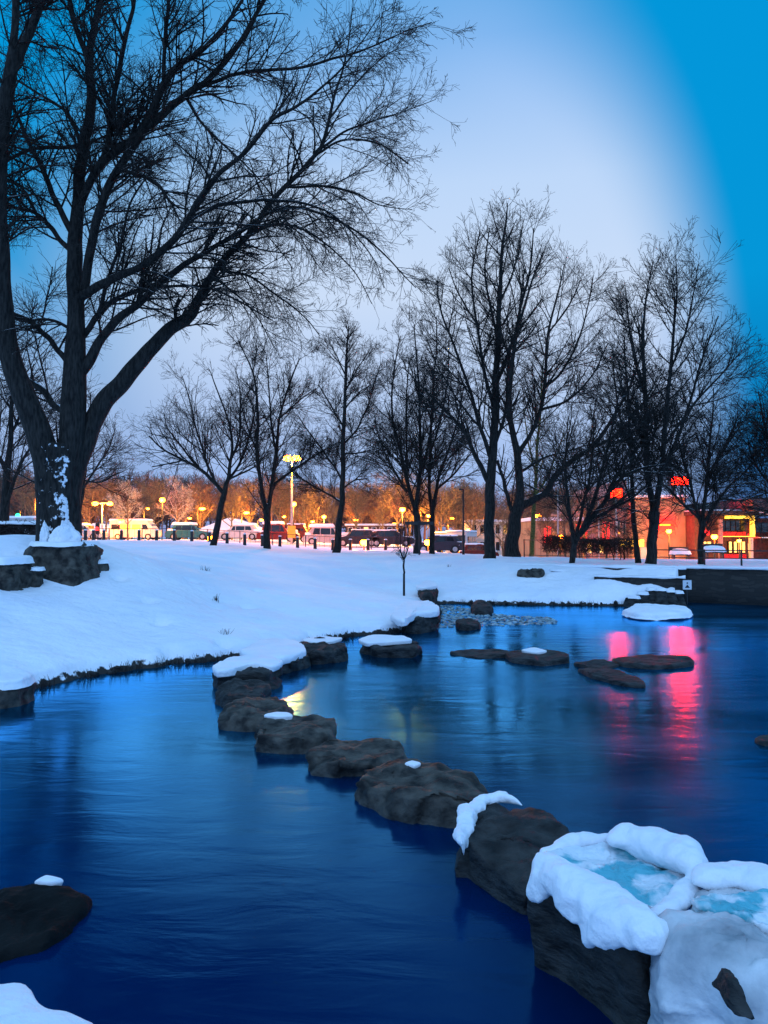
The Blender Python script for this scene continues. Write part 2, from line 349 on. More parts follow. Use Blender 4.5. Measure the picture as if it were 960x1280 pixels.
def terrain_z(P, fine=True):
    x, y = P[:, 0], P[:, 1]
    ins = inside(P, poly); d = segdist(P, shore); ds = np.where(ins, -segdist(P, np.vstack([poly, poly[:1]])), d)
    if fine:
        near = (np.abs(ds) < 2.5); jag = np.zeros(len(P)); jag[near] = nz(x[near], y[near], 2.3, 3.3, 4)*.13
        lumps = np.zeros(len(P)); mk = (y < 50) & (np.abs(x) < 40) & ~ins; lumps[mk] = nz(x[mk], y[mk], .45, 9, 3)
    else: jag = 0; lumps = 0
    dd = ds+jag
    # bank height and width vary from left to right
    top = np.interp(x, [-12, -6, -3, 2, 5, 9], [1.72, 1.36, 1.18, 1.15, 1.13, 1.02])
    Lw = np.interp(x, [-8, -4, 0, 2.5, 4, 8], [6.5, 9, 13, 9, 4.8, 1.8])
    t = np.clip(dd/Lw, 0, 1); lip = .19
    bank = lip+(top-lip)*(1-(1-t)**1.7)
    mound = .75*np.exp(-(((x+6.8)/2.6)**2+((y-16.4)/2.0)**2)) ; bank = bank+mound*.75
    z = np.where(dd > .0, -.12+(bank+.12)*sstep(0, .13, dd)*np.clip(.85+.15*sstep(0, .5, dd), 0, 1), -.12-.5*sstep(0, .9, -dd))
    z = z+lumps*.085*sstep(.15, 1.5, dd)
    # plateau, then the ground falls towards the theatre at right
    far = np.interp(y, [28, 45, 70, 600], [0, .0, -.05, 0]); z = np.where(y > 28, z+far, z)
    fall = sstep(29, 60, y)*sstep(1, 9, x); z = z-1.15*fall
    wy = wall_y(x); reg = (y > wy+.18) & (x > 4.0); z = np.where(reg, np.maximum(z, 1.0-1.15*fall-.0), z)
    z = np.where((y <= wy+.18) & (x > 8.6), -.6, z)
    if fine:
        for hx, hy in holes:
            for zz in (.35,):
                g = G(hx, hy, .55); z = z-.20*np.exp(-(((x-g[0])/.11)**2+((y-g[1])/.11)**2))
    return z
def tz(x, y): return float(terrain_z(np.array([[x, y]], float), False)[0])
def grow(a, b, s, k=1.12):
    r = [a]; 
    while r[-1] < b: r.append(r[-1]+s); s *= k
    return r
xs = np.array([-v for v in grow(13, 700, .2)][::-1]+list(np.arange(-12.92, 12.95, .085))+grow(13, 700, .2))
ys = np.array(list(np.arange(-40, 7, 1.5))+list(np.arange(7, 27, .085))+grow(27, 1200, .15, 1.06))
XX, YY = np.meshgrid(xs, ys); PT = np.column_stack([XX.ravel(), YY.ravel()]); ZZ = terrain_z(PT)
nx, ny = len(xs), len(ys); I = np.arange(nx*ny).reshape(ny, nx)
Q = np.stack([I[:-1, :-1], I[:-1, 1:], I[1:, 1:], I[1:, :-1]], -1).reshape(-1, 4)
tag(from_np('ground', np.column_stack([PT, ZZ]), Q, M['ground']), kind='structure')
tag(from_np('water', [(-60, -38, 0), (60, -38, 0), (60, 27.5, 0), (-60, 27.5, 0)], [[0, 1, 2, 3]], M['water']), kind='structure')
# swept road beyond the railings
rd = []; 
for x in np.linspace(-90, 6, 60): 
    for y in (60, 66.5): rd.append((x, y, tz(x, y)+.012))
rq = [[2*i, 2*i+2, 2*i+3, 2*i+1] for i in range(59)]
M['road'] = noise_mat('slushy_road', (.10, .10, .11), (.5, .5, .53), .8, .6, .3)
tag(from_np('road', rd, rq, M['road']), kind='structure')
# ------------------------------------------------------------------ rocks
def resamp(outline, N=84):
    P = np.array(outline, float); c = P.mean(0); n = len(P)
    # Catmull-Rom closed smoothing
    out = []
    for i in range(n):
        p0, p1, p2, p3 = P[i-1], P[i], P[(i+1) % n], P[(i+2) % n]
        for t in np.linspace(0, 1, 9)[:-1]:
            s = .55*(.5*((2*p1)+(-p0+p2)*t+(2*p0-5*p1+4*p2-p3)*t*t+(-p0+3*p1-3*p2+p3)*t**3))+.45*(p1+(p2-p1)*t); out.append(s)
    P = np.array(out); dd = np.r_[0, np.cumsum(np.hypot(*(np.roll(P, -1, 0)-P).T))]
    PP = np.vstack([P, P[:1]]); u = np.linspace(0, dd[-1], N, endpoint=False)
    return np.column_stack([np.interp(u, dd, PP[:, 0]), np.interp(u, dd, PP[:, 1])]), c
def slab_mesh(name, outline, ztop, zbot, mat, parent=None, bev=.06, amp=.03, freq=2.5, seed=0, dome=0, flare=.03, N=110, nt=15, ns=14, ztopf=None, drip=0, facet=.0, floor=None):
    O, c = resamp(outline, N); V = []; size = np.hypot(*(O-c).T).mean()
    rings = []
    b = min(bev/size, .5)
    for k in range(1, nt+1): s = (1-b)*k/nt; rings.append((s, 0))
    for a in np.linspace(0, math.pi/2, 5)[1:]: rings.append((1-b+b*math.sin(a), -bev*(1-math.cos(a))))
    for k in range(1, ns+1): rings.append((1+flare*k/ns/size, None if k else 0, k/ns))
    V = [(c[0], c[1], ztop+dome)]
    for r in rings:
        s = r[0]
        for j in range(N):
            p = c+(O[j]-c)*s
            if len(r) == 2: z = ztop+dome*(1-s*s)+r[1]
            else:
                zb = zbot-(drip*abs(mn.fractal(Vector((p[0]*5, p[1]*5, seed)), 1, 2, 3)) if drip else 0)
                z = (ztop-bev)+(zb-(ztop-bev))*r[2]
            if ztopf: z += ztopf(p[0], p[1])*(1 if len(r) == 2 else 1-r[2]*.8)
            V.append((p[0], p[1], z))
    nr = len(rings); Q = []
    V = [Vector(v) for v in V]
    out = []
    for v in V:
        q = v*freq+Vector((seed*3.1, seed*1.7, seed))
        d = mn.noise_vector(q)*amp+mn.noise_vector(q*2.7)*amp*.45+mn.noise_vector(q*7)*amp*.22+mn.noise_vector(q*16)*amp*.10
        if facet:
            fd = mn.voronoi(q*1.3)[0]; d += Vector((0, 0, 1))*(fd[1]-fd[0]-.3)*facet*(.5 if v.z < ztop-bev*1.5 else 1)
            d += (Vector((v.x-c[0], v.y-c[1], 0)).normalized())*(mn.cell(Vector((q.x*1.1, q.y*1.1, q.z*2.5))))*facet*.8
        out.append(v+d)
    V = [tuple(v) for v in out]
    me = bpy.data.meshes.new(name); Fc = []
    for j in range(N): Fc.append((0, 1+j, 1+(j+1) % N))
    for i in range(nr-1):
        a, bb = 1+i*N, 1+(i+1)*N
        for j in range(N): Fc.append((a+j, bb+j, bb+(j+1) % N, a+(j+1) % N))
    if floor is not None or zbot > -.2:   # close the underside
        V.append((c[0], c[1], zbot)); k = len(V)-1; a = 1+(nr-1)*N
        for j in range(N): Fc.append((k, a+(j+1) % N, a+j))
    me.from_pydata(V, [], Fc); me.update()
    bm = bmesh.new(); bm.from_mesh(me); bmesh.ops.recalc_face_normals(bm, faces=bm.faces); bm.to_mesh(me); bm.free()
    return link_mesh(name, me, mat, parent)
def pxo(pts, z): return [tuple(G(x, y, z)[:2]) for x, y in pts]
def rock(name, label, cat, pts, z, zb=-.4, group=None, snow=None, mat='rock', **k):
    o_ = np.array(pxo(pts, z)); c_ = o_.mean(0); o_ = c_+(o_-c_)*(.93 if name == 'stepping_stone' else 1.0)
    root = slab_mesh(name, [tuple(q_) for q_ in o_], z, zb, M[mat], None, **k); tag(root, label, cat, group)
    for s in (snow or []):
        p, zs, th = s[0], s[1], s[2]; kw = dict(bev=th*.5, amp=.015, freq=4, dome=th*.15, flare=-.01, N=60, nt=8, ns=4, seed=k.get('seed', 0)+5)
        kw.update(s[3] if len(s) > 3 else {})
        slab_mesh('snow_cap', pxo(p, zs+th), zs+th, zs-.02, M[kw.pop('mat', 'snow')], root, **kw)
    return root
GS = 'stepping stones crossing the pond'
fk = dict(bev=.04, amp=.06, facet=.05)
# nearest two, with thawing snow
A = rock('stepping_stone', 'tall dark stepping stone with a rim of snow and blue slush, second nearest', 'rock',
     [(654, 1098), (690, 1062), (745, 1056), (775, 1053), (820, 1058), (868, 1098), (856, 1120), (812, 1184), (750, 1156), (700, 1124)], .38, -.4, GS, None, bev=.05, amp=.045, facet=.03, seed=3)
slab_mesh('slush', pxo([(668, 1085), (700, 1058), (770, 1050), (830, 1056), (868, 1092), (850, 1118), (815, 1150), (750, 1128), (700, 1100)], .45), .45, .40, M['ice'], A, bev=.03, amp=.03, freq=8, seed=4, flare=-.02)
def strip_outline(path, w):   # path of px, widths in px -> closed outline
    P = np.array(path, float); t = np.gradient(P, axis=0); t /= np.linalg.norm(t, axis=1)[:, None]; n = np.column_stack([-t[:, 1], t[:, 0]])
    w = np.array(w)[:, None]/2; return [tuple(p) for p in P+n*w]+[tuple(p) for p in (P-n*w)[::-1]]
def snow_rope(name, path, wid, hgt, parent, mat='snow', seed=0, amp=.02, n=170, k=30, drop=None, zoff=0, freq=6, drip=.05):
    """ridge of snow lying along a line of world points; wid/hgt arrays in metres; hangs down on one side by drop"""
    P = np.array(path, float); m = len(P); u = np.linspace(0, m-1, n)
    C = np.column_stack([np.interp(u, range(m), P[:, i]) for i in range(3)])
    for _ in range(60): C[1:-1] = .25*C[:-2]+.5*C[1:-1]+.25*C[2:]
    wd = np.interp(u, range(m), wid); hg = np.interp(u, range(m), hgt); dr = np.interp(u, range(m), drop if drop is not None else [0]*m)
    T = np.gradient(C, axis=0); T[:, 2] = 0; T /= np.linalg.norm(T, axis=1)[:, None]; S = np.column_stack([-T[:, 1], T[:, 0], 0*T[:, 0]])
    V = []
    for i in range(n):
        e = min(1, math.sqrt(max(0, 1-((abs(u[i]/(m-1)-.5)*2)**8))))+.02
        for j in range(k):
            a = 2*math.pi*j/k; ca, sa = math.cos(a), math.sin(a)
            z = sa*hg[i]*.5*(1.0 if sa > 0 else .7)
            side = ca*wd[i]*.5
            p = Vector(C[i]+S[i]*side*e); p.z += z*e+zoff
            if ca < -.1: # the outer side hangs down
                jag = .3+1.5*max(0, .35+mn.fractal(Vector((C[i][0]*4.3, C[i][1]*4.3, seed)), .8, 2.1, 5)); p.z -= dr[i]*jag*(min(1, (-ca-.1)/.7))*(1 if sa < .4 else .3)
            q = p*freq+Vector((seed, seed*2, 0))
            p += mn.noise_vector(q*.6)*amp*1.6+mn.noise_vector(q*1.7)*amp*.9+mn.noise_vector(q*4.2)*amp*.55+mn.noise_vector(q*9)*amp*.25
            V.append(tuple(p))
    Q = [(i*k+j, i*k+(j+1) % k, (i+1)*k+(j+1) % k, (i+1)*k+j) for i in range(n-1) for j in range(k)]
    me = bpy.data.meshes.new(name); me.from_pydata(V, [], Q+[tuple(range(k)), tuple(range((n-1)*k, n*k))]); me.update()
    bm = bmesh.new(); bm.from_mesh(me); bmesh.ops.recalc_face_normals(bm, faces=bm.faces); bm.to_mesh(me); bm.free()
    return link_mesh(name, me, M[mat], parent)
def soften(o, vox=.011, sm=8, d1=.022, d2=.008):
    m_ = o.modifiers.new('remesh', 'REMESH'); m_.mode = 'VOXEL'; m_.voxel_size = vox; m_.use_smooth_shade = True
    m_ = o.modifiers.new('smooth', 'SMOOTH'); m_.iterations = sm; m_.factor = .6
    for k_, (sz, st) in enumerate(((.13, d1), (.035, d2))):
        t_ = bpy.data.textures.new('snow_lumps', 'CLOUDS'); t_.noise_scale = sz; t_.noise_depth = 2
        m_ = o.modifiers.new('lumps', 'DISPLACE'); m_.texture = t_; m_.strength = st; m_.mid_level = .5; m_.texture_coords = 'GLOBAL'
    return o
def fuse(objs, name):
    bm = bmesh.new()
    for o in objs: bm.from_mesh(o.data)
    me = bpy.data.meshes.new(name); bm.to_mesh(me); bm.free(); par = objs[0].parent; mat = objs[0].data.materials[0]
    for o in objs: bpy.data.objects.remove(o)
    return soften(link_mesh(name, me, mat, par))
def gp(pts, z): return [G(x, y, z) for x, y in pts]
ra_ = snow_rope('snow_rim', gp([(662, 1076), (672, 1080), (700, 1094), (735, 1116), (775, 1140), (818, 1158), (832, 1150)], .49), [.10, .18, .20, .22, .24, .24, .1], [.06, .11, .12, .13, .13, .13, .08], A, seed=5, drop=[.02, .05, .06, .07, .08, .10, .05])
rb_ = snow_rope('snow_drift', gp([(762, 1052), (785, 1046), (815, 1052), (848, 1070), (876, 1098)], .50), [.07, .17, .22, .22, .10], [.06, .13, .16, .14, .08], A, seed=8, amp=.015)
rc_ = snow_rope('snow_drift', gp([(676, 1070), (700, 1058), (728, 1052), (748, 1052), (772, 1054)], .44), [.08, .10, .10, .10, .10], [.05, .07, .07, .07, .07], A, seed=12, amp=.015)
rd_ = snow_rope('snow_drift', gp([(820, 1152), (850, 1128), (872, 1102)], .46), [.12, .12, .10], [.07, .07, .06], A, seed=14, amp=.015)
fuse([ra_, rb_, rc_, rd_], 'snow_rim')
B = rock('stepping_stone', 'nearest big stone in the right corner, front and top buried in thawing snow', 'rock',
     [(822, 1150), (870, 1118), (910, 1100), (960, 1108), (1080, 1140), (1150, 1230), (1010, 1240), (900, 1190)], .46, -.5, GS, None, bev=.08, amp=.05, facet=.02, seed=21)
slab_mesh('snow_blanket', pxo([(816, 1146), (866, 1110), (908, 1090), (960, 1096), (1090, 1130), (1170, 1240), (1015, 1262), (892, 1208), (828, 1180)], .50), .51, -.03, M['dirtysnow'], B, bev=.13, amp=.045, freq=5, seed=22, flare=.03, N=150, nt=26, ns=30, dome=.0)
slab_mesh('slush', pxo([(858, 1122), (900, 1112), (960, 1114), (1060, 1140), (1090, 1180), (1000, 1170), (910, 1140)], .53), .53, .46, M['ice'], B, bev=.03, amp=.03, freq=8, seed=25, flare=-.02)
snow_rope('snow_drift', gp([(868, 1108), (895, 1098), (930, 1096), (975, 1112), (1030, 1128)], .52), [.08, .18, .2, .18, .1], [.06, .11, .12, .1, .06], B, seed=28, amp=.015); soften(bpy.data.objects[[o.name for o in bpy.data.objects if o.parent == B and o.name.startswith('snow_drift')][0]])
for q_, (a_, b_, d_, w_, h_) in enumerate([(914, 1234, 2.40, .013, .03)]):
    c_ = W(a_, b_, d_); slab_mesh('dark_hole', [(c_[0]-w_, d_-.05), (c_[0]+w_, d_-.05), (c_[0]+w_, d_+.05), (c_[0]-w_, d_+.05)], c_[2]+h_, c_[2]-h_, M['rock'], B, bev=.015, amp=.015, freq=14, N=30, nt=4, ns=6, seed=q_)
# above: dark lump standing in for a shaded hole in the blanket
rock('stepping_stone', 'grey slate stepping stone with a hooked snow ridge on its left end', 'rock',
     [(580, 1055), (583, 1018), (608, 1003), (655, 1005), (700, 1026), (733, 1058), (722, 1080), (690, 1092), (652, 1102), (612, 1082)], .19, -.4, GS, None, seed=31, **fk)
S3 = bpy.data.objects['stepping_stone.002']
snow_rope('snow_ridge', gp([(578, 1062), (576, 1035), (582, 1014), (600, 1003), (625, 996), (655, 1006)], .23), [.05, .10, .12, .10, .12, .04], [.05, .09, .09, .08, .10, .03], S3, seed=33, amp=.018, drop=[.04, .03, .02, 0, 0, 0]); soften([o for o in bpy.data.objects if o.name.startswith('snow_ridge')][0], .009, 5, .012, .006)
rock('stepping_stone', 'big flat brown stepping stone with a tiny snow dot on its far edge', 'rock',
     [(440, 968), (452, 953), (500, 950), (560, 956), (600, 972), (613, 990), (592, 1004), (540, 1000), (480, 990)], .17, -.4, GS,
     [([(506, 953), (515, 950), (526, 953), (518, 956)], .18, .03, dict(amp=.004))], seed=41, mat='rock2', **fk)
rock('stepping_stone', 'low oval stepping stone bare of snow, fifth from the near corner', 'rock',
     [(383, 938), (410, 924), (460, 920), (500, 928), (506, 943), (470, 952), (420, 953), (390, 949)], .13, -.4, GS, None, seed=51, mat='rock2', **fk)
rock('stepping_stone', 'cracked squarish stepping stone with a snow sliver on its back edge', 'rock',
     [(316, 907), (330, 894), (370, 892), (415, 899), (419, 914), (390, 919), (350, 919), (322, 916)], .16, -.4, GS,
     [([(330, 893), (345, 889), (362, 890), (366, 894), (345, 895)], .16, .03, dict(amp=.004))], seed=61, mat='rock2', **fk)
rock('stepping_stone', 'bare angular stepping stone in the middle of the stacked-looking three', 'rock',
     [(274, 881), (300, 871), (350, 869), (369, 882), (345, 893), (300, 895), (278, 892)], .15, -.4, GS, None, seed=71, mat='rock2', **fk)
rock('stepping_stone', 'narrow bare stepping stone just in front of the snow-capped one', 'rock',
     [(266, 860), (290, 849), (330, 848), (338, 856), (322, 865), (280, 867)], .16, -.4, GS, None, seed=81, **fk)
rock('stepping_stone', 'stepping stone under a thick white snow cap at the left of the line', 'rock',
     [(267, 835), (290, 825), (340, 823), (355, 831), (342, 842), (290, 844), (270, 842)], .20, -.4, GS,
     [([(266, 832), (288, 821), (338, 819), (354, 826), (340, 832), (312, 830), (292, 836), (272, 838)], .20, .07, dict(amp=.02))], seed=91, **fk)
rock('stepping_stone', 'dark stepping stone half merged with the snowy bank', 'rock',
     [(322, 819), (345, 807), (375, 808), (386, 819), (362, 828), (335, 828)], .16, -.4, GS,
     [([(300, 812), (335, 797), (372, 800), (383, 812), (360, 820), (325, 822)], .16, .09, dict(amp=.02))], seed=101, **fk)
rock('stepping_stone', 'blocky stepping stone dusted with snow beside the bank edge', 'rock',
     [(371, 806), (400, 798), (432, 800), (435, 808), (405, 814), (378, 813)], .21, -.4, GS,
     [([(378, 799), (400, 795), (428, 797), (415, 801), (390, 802)], .21, .035, dict(amp=.01))], seed=111, **fk)
rock('stepping_stone', 'farthest stepping stone, low and wide with a thin snow layer', 'rock',
     [(449, 802), (470, 796), (502, 797), (528, 804), (522, 809), (470, 809)], .17, -.4, GS,
     [([(448, 799), (466, 793), (502, 794), (515, 799), (490, 801), (460, 803)], .17, .05, dict(amp=.01))], seed=121, **fk)
# flat slabs lying in the water
GF = 'flat slabs awash in the pond'
rock('flat_slab', 'thin dark slab awash, left of the slab with the snow fleck', 'rock', [(562, 815), (590, 811), (636, 813), (640, 819), (600, 821)], .03, -.3, GF, None, seed=131, bev=.02, amp=.03)
rock('flat_slab', 'dark slab with a white snow fleck lying left of the red reflection', 'rock', [(632, 815), (660, 811), (705, 815), (711, 822), (680, 826), (640, 822)], .08, -.3, GF,
     [([(652, 812), (668, 809), (684, 813), (668, 815)], .08, .03, dict(amp=.005))], seed=133, bev=.03, amp=.03)
rock('flat_slab', 'small thin slab awash just beyond the near pointed slab', 'rock', [(716, 828), (745, 825), (776, 829), (760, 834), (725, 832)], .03, -.3, GF, None, seed=135, bev=.02, amp=.03)
rock('flat_slab', 'pointed dark slab nearest the viewer, at the left edge of the red reflection', 'rock', [(724, 835), (760, 834), (800, 848), (806, 855), (780, 853), (740, 844)], .05, -.3, GF, None, seed=137, bev=.02, amp=.03)
rock('flat_slab', 'long dark slab lying across the red reflection', 'rock', [(764, 822), (800, 818), (862, 820), (866, 828), (820, 832), (780, 829)], .06, -.3, GF, None, seed=139, bev=.03, amp=.03)
rock('flat_slab', 'tiny dark slab at the far right edge of the water', 'rock', [(944, 922), (965, 918), (990, 922), (985, 928), (955, 927)], .04, -.3, GF, None, seed=141, bev=.02, amp=.02)
# near left corner
rock('flat_slab', 'black slab in the lower left water with a small snow scrap on it', 'rock', [(-150, 1130), (0, 1112), (62, 1103), (112, 1120), (98, 1152), (50, 1180), (-150, 1210)], .05, -.4, GF,
     [([(44, 1100), (58, 1093), (80, 1098), (64, 1102)], .06, .03, dict(amp=.004))], seed=151, bev=.06, amp=.05, mat='wetrock')
cr = rock('snowy_boulder', 'boulder in the bottom left corner under a smooth rounded snow mound', 'rock', [(-200, 1262), (0, 1246), (30, 1252), (66, 1284), (120, 1310), (150, 1420), (-200, 1420)], .40, -.4, None, None, seed=161, bev=.08, amp=.04)
slab_mesh('snow_cap', pxo([(-200, 1235), (0, 1222), (34, 1226), (62, 1258), (100, 1266), (140, 1290), (160, 1420), (-200, 1420)], .47), .47, .33, M['snow'], cr, bev=.07, amp=.012, freq=3, seed=162, dome=.02, N=120)
# rocks set into the banks
rock('bank_rock', 'dark upright rock under the snow at the tip of the left bank', 'rock', [(504, 766), (520, 760), (545, 762), (547, 769), (526, 773), (508, 773)], .30, -.4, None,
     [([(488, 768), (505, 752), (535, 750), (549, 758), (546, 765), (520, 766), (505, 775)], .30, .10, dict(amp=.03, bev=.05))], seed=171, **fk)
rock('bank_rock', 'small blue-dark rock peeping from the snow behind the bank tip', 'rock', [(524, 735), (535, 731), (545, 733), (544, 739), (530, 741)], .46, -.1, None,
     [([(520, 733), (533, 725), (545, 728), (547, 732), (533, 734)], .46, .07)], seed=173, **fk)
rock('bank_rock', 'round dark rock standing in the shallows below the far bank', 'rock', [(588, 758), (596, 751), (606, 751), (616, 757), (612, 761), (595, 761)], .16, -.3, None, None, seed=175, bev=.1, amp=.05, dome=.06)
rock('bank_rock', 'low elongated dark rock at the foot of the small cascade', 'rock', [(570, 776), (580, 772), (598, 775), (600, 779), (585, 781), (572, 780)], .12, -.3, None, None, seed=177, bev=.06, amp=.04)
def hugger(name, label, px0, px1, py0, py1, D, depth, zb, seed, snow=0, mat='rock2', group=None, rough=None, amp=None, bev=None):
    """boulder seen edge-on: spans px0..px1, top at py0, at distance D"""
    x0, x1 = W(px0, py0, D)[0], W(px1, py0, D)[0]; z = W(px0, py0, D)[2]; w = x1-x0
    ol = [(x0, D+depth*.5), (x0+w*.04, D+depth*.1), (x0+w*.3, D-depth*.1), (x0+w*.75, D-.1*depth), (x1, D+depth*.25), (x1-w*.03, D+depth*.8), (x0+w*.6, D+depth), (x0+w*.15, D+depth*.9)]
    jr = random.Random(seed); ol = [(a+jr.uniform(-.09, .09)*w, b+jr.uniform(-.12, .12)*depth) for a, b in ol]
    r = slab_mesh(name, ol, z, zb, M[mat], None, bev=bev or min(.12, w*.15), amp=amp or min(.07, w*.08), facet=min(.06, w*.06), seed=seed, freq=1.8 if w > 1 else 3, N=70, flare=rough if rough is not None else .02); tag(r, label, 'rock', group)
    if snow:
        c = np.mean(ol, axis=0); ol2 = [tuple(c+(np.array(p)-c)*.97) for p in ol]
        slab_mesh('snow_cap', ol2, z+snow, z-.03, M['snow'], r, bev=snow*.6, amp=.02, freq=3, seed=seed+1, N=60)
    return r
hugger('boulder', 'biggest boulder, wide and dark, at the foot of the great tree', 26, 103, 681, 720, 14.2, 1.0, 1.0, 184, .05, rough=.12, amp=.10, bev=.14)
hugger('boulder', 'snow-topped boulder at the left edge beside the biggest one', -30, 24, 703, 722, 13.3, .7, .9, 185, .10, amp=.09, bev=.10)
hugger('boulder', 'small dark stone squeezed between the two larger boulders', 30, 50, 711, 717, 13.7, .3, .9, 188, .03, amp=.05)
hugger('boulder', 'small stone on the right of the biggest boulder', 113, 131, 703, 713, 14.9, .3, 1.0, 187, .05)
hugger('bank_rock', 'dark rock in the water at the left edge below the bank', -40, 24, 858, 890, 8.7, .6, -.3, 189, .07)
hugger('bank_rock', 'wide mottled rock half buried in the slope of the far bank', 646, 681, 712, 726, 23.5, .5, .3, 191, .0)
hugger('bank_rock', 'rounder mottled rock beside the wide one on the far bank', 688, 708, 713, 723, 23.7, .4, .3, 193, .03)
for i, (a, b, t, D, s) in enumerate([(800, 813, 742, 21.35, .05), (811, 824, 737, 21.4, .05), (821, 834, 737, 21.3, .04), (831, 844, 739, 21.4, .04), (841, 856, 741, 21.5, .05), (786, 802, 747, 21.25, .05)]):
    hugger('toe_rock', 'dark snow-crowned rock packed in the row at the end of the far bank', a, b, t, 757, D, .35, -.3, 201+i, s, 'rock', 'rocks packed at the end of the far bank', .16)
hugger('bank_rock', 'small dark rock in the water right of the snow-covered islet', 880, 903, 766, 770, 20.4, .3, -.3, 221, 0, 'rock')
hugger('bank_rock', 'low dark ledge at the foot of the stone wall with a scrap of snow', 850, 888, 762, 768, 21.2, .4, -.3, 223, .02, 'rock')
isl = slab_mesh('islet', pxo([(780, 767), (800, 760), (845, 760), (864, 765), (850, 770), (800, 770)], .04), .04, -.3, M['rock'], None, bev=.03, amp=.03, seed=231); tag(isl, 'low islet fully covered by a smooth pad of snow below the far bank', 'rock')
slab_mesh('snow_cap', pxo([(779, 763), (800, 756), (845, 757), (865, 763), (850, 768), (800, 768)], .14), .17, .03, M['snow'], isl, bev=.10, amp=.04, freq=2, seed=233, N=90, dome=.04)
# shore stones and dead grass along the water line: uncountable fringe
def fringe():
    V = []; Fq = []
    S = np.array(shore[2:]); 
    for a, b in zip(S[:-1], S[1:]):
        L_ = np.hypot(*(b-a)); n = int(L_*8)
        nrm = np.array([-(b-a)[1], (b-a)[0]])/max(L_, 1e-6)
        for k in range(n):
            p = a+(b-a)*random.random()+nrm*random.uniform(-.04, .13); r = random.uniform(.02, .06)*(1.0 if random.random() < .85 else 2)
            if mn.noise(Vector((p[0]*1.3, p[1]*1.3, 5))) < -.12: continue
            q = bmesh.new(); bmesh.ops.create_icosphere(q, subdivisions=1, radius=r)
            o = len(V); zc = random.uniform(-.03, .09); sx, sy, sz = random.uniform(.8, 1.8), random.uniform(.7, 1.3), random.uniform(.5, 1.1)
            for v in q.verts:
                V.append((p[0]+v.co.x*sx+random.uniform(-1, 1)*r*.2, p[1]+v.co.y*sy+random.uniform(-1, 1)*r*.2, zc+v.co.z*sz))
            q.verts.index_update()
            for f in q.faces: Fq.append([v.index+o for v in f.verts])
            q.free()
    tag(from_np('shore_stones', V, Fq, M['rock']), 'dark wet pebbles packed along the water edge below the snow', 'pebbles', kind='stuff')
    V = []; Fq = []
    for a, b in zip(S[:-1], S[1:]):
        L_ = np.hypot(*(b-a)); n = int(L_*90); nrm = np.array([-(b-a)[1], (b-a)[0]])/max(L_, 1e-6)
        for k in range(n):
            t = random.random()
            if mn.noise(Vector((*(a+(b-a)*t)*1.6, 2))) < -.1: continue
            p = a+(b-a)*t-nrm*random.uniform(-.02, .10); h = random.uniform(.05, .17); dx, dy = random.uniform(-.06, .06), random.uniform(-.08, .01); w = .004
            o = len(V); V += [(p[0]-w, p[1], .01), (p[0]+w, p[1], .01), (p[0]+dx+w*.3, p[1]+dy, h), (p[0]+dx-w*.3, p[1]+dy, h)]; Fq.append([o, o+1, o+2, o+3])
    tag(from_np('dead_grass', V, Fq, M['hedge'], smooth=False), 'dead grass blades hanging from the snow-covered bank edge', 'grass', kind='stuff')
fringe()
def tufts():
    V = []; Fq = []
    for hx, hy in [(258, 743), (270, 760), (281, 778), (437, 782), (560, 722), (330, 800), (120, 812), (180, 800), (590, 742), (655, 742), (712, 745), (745, 750), (400, 792), (60, 838), (233, 818), (352, 800), (628, 748), (682, 750)]:
        g = G(hx, hy, .5); z = tz(g[0], g[1])
        for k in range(16):
            x, y = g[0]+random.gauss(0, .05), g[1]+random.gauss(0, .05); h = random.uniform(.03, .11); dx, dy = random.gauss(0, .05), random.gauss(0, .04); w = .005; o = len(V)
            V += [(x-w, y, z-.06), (x+w, y, z-.06), (x+dx+w*.3, y+dy, z+h), (x+dx-w*.3, y+dy, z+h)]; Fq.append([o, o+1, o+2, o+3])
    tag(from_np('grass_tufts', V, Fq, M['hedge'], smooth=False), 'small dark tufts of dead grass poking through the snow', 'grass', kind='stuff')
tufts()
def cascade():
    V = []; Fq = []
    ol = pxo([(500, 787), (512, 792), (560, 784), (650, 782), (700, 780), (690, 773), (620, 768), (570, 758), (550, 757), (548, 775)], 0); olp = np.array(ol)
    lo, hi = olp.min(0), olp.max(0); c = 0
    while c < 900:
        p = np.array([random.uniform(lo[0], hi[0]), random.uniform(lo[1], hi[1])])
        if not inside(p[None], olp)[0]: continue
        c += 1; r = random.uniform(.015, .06); q = bmesh.new(); bmesh.ops.create_icosphere(q, subdivisions=1, radius=r); q.verts.index_update(); o = len(V)
        s = [random.uniform(.8, 1.7), random.uniform(.8, 1.3), random.uniform(.5, .8)]; zc = random.uniform(-.015, .01)
        for v in q.verts: V.append((p[0]+v.co.x*s[0]+random.uniform(-1, 1)*r*.2, p[1]+v.co.y*s[1], zc+v.co.z*s[2]))
        for f in q.faces: Fq.append([v.index+o for v in f.verts])
        q.free()
    M['peb'] = noise_mat('wet_pebbles', (.012, .04, .05), (.35, .5, .55), 6, .35, .2)
    tag(from_np('cascade_pebbles', V, Fq, M['peb']), 'wet pebbles breaking the surface in the little cascade between the banks', 'pebbles', kind='stuff')
cascade()
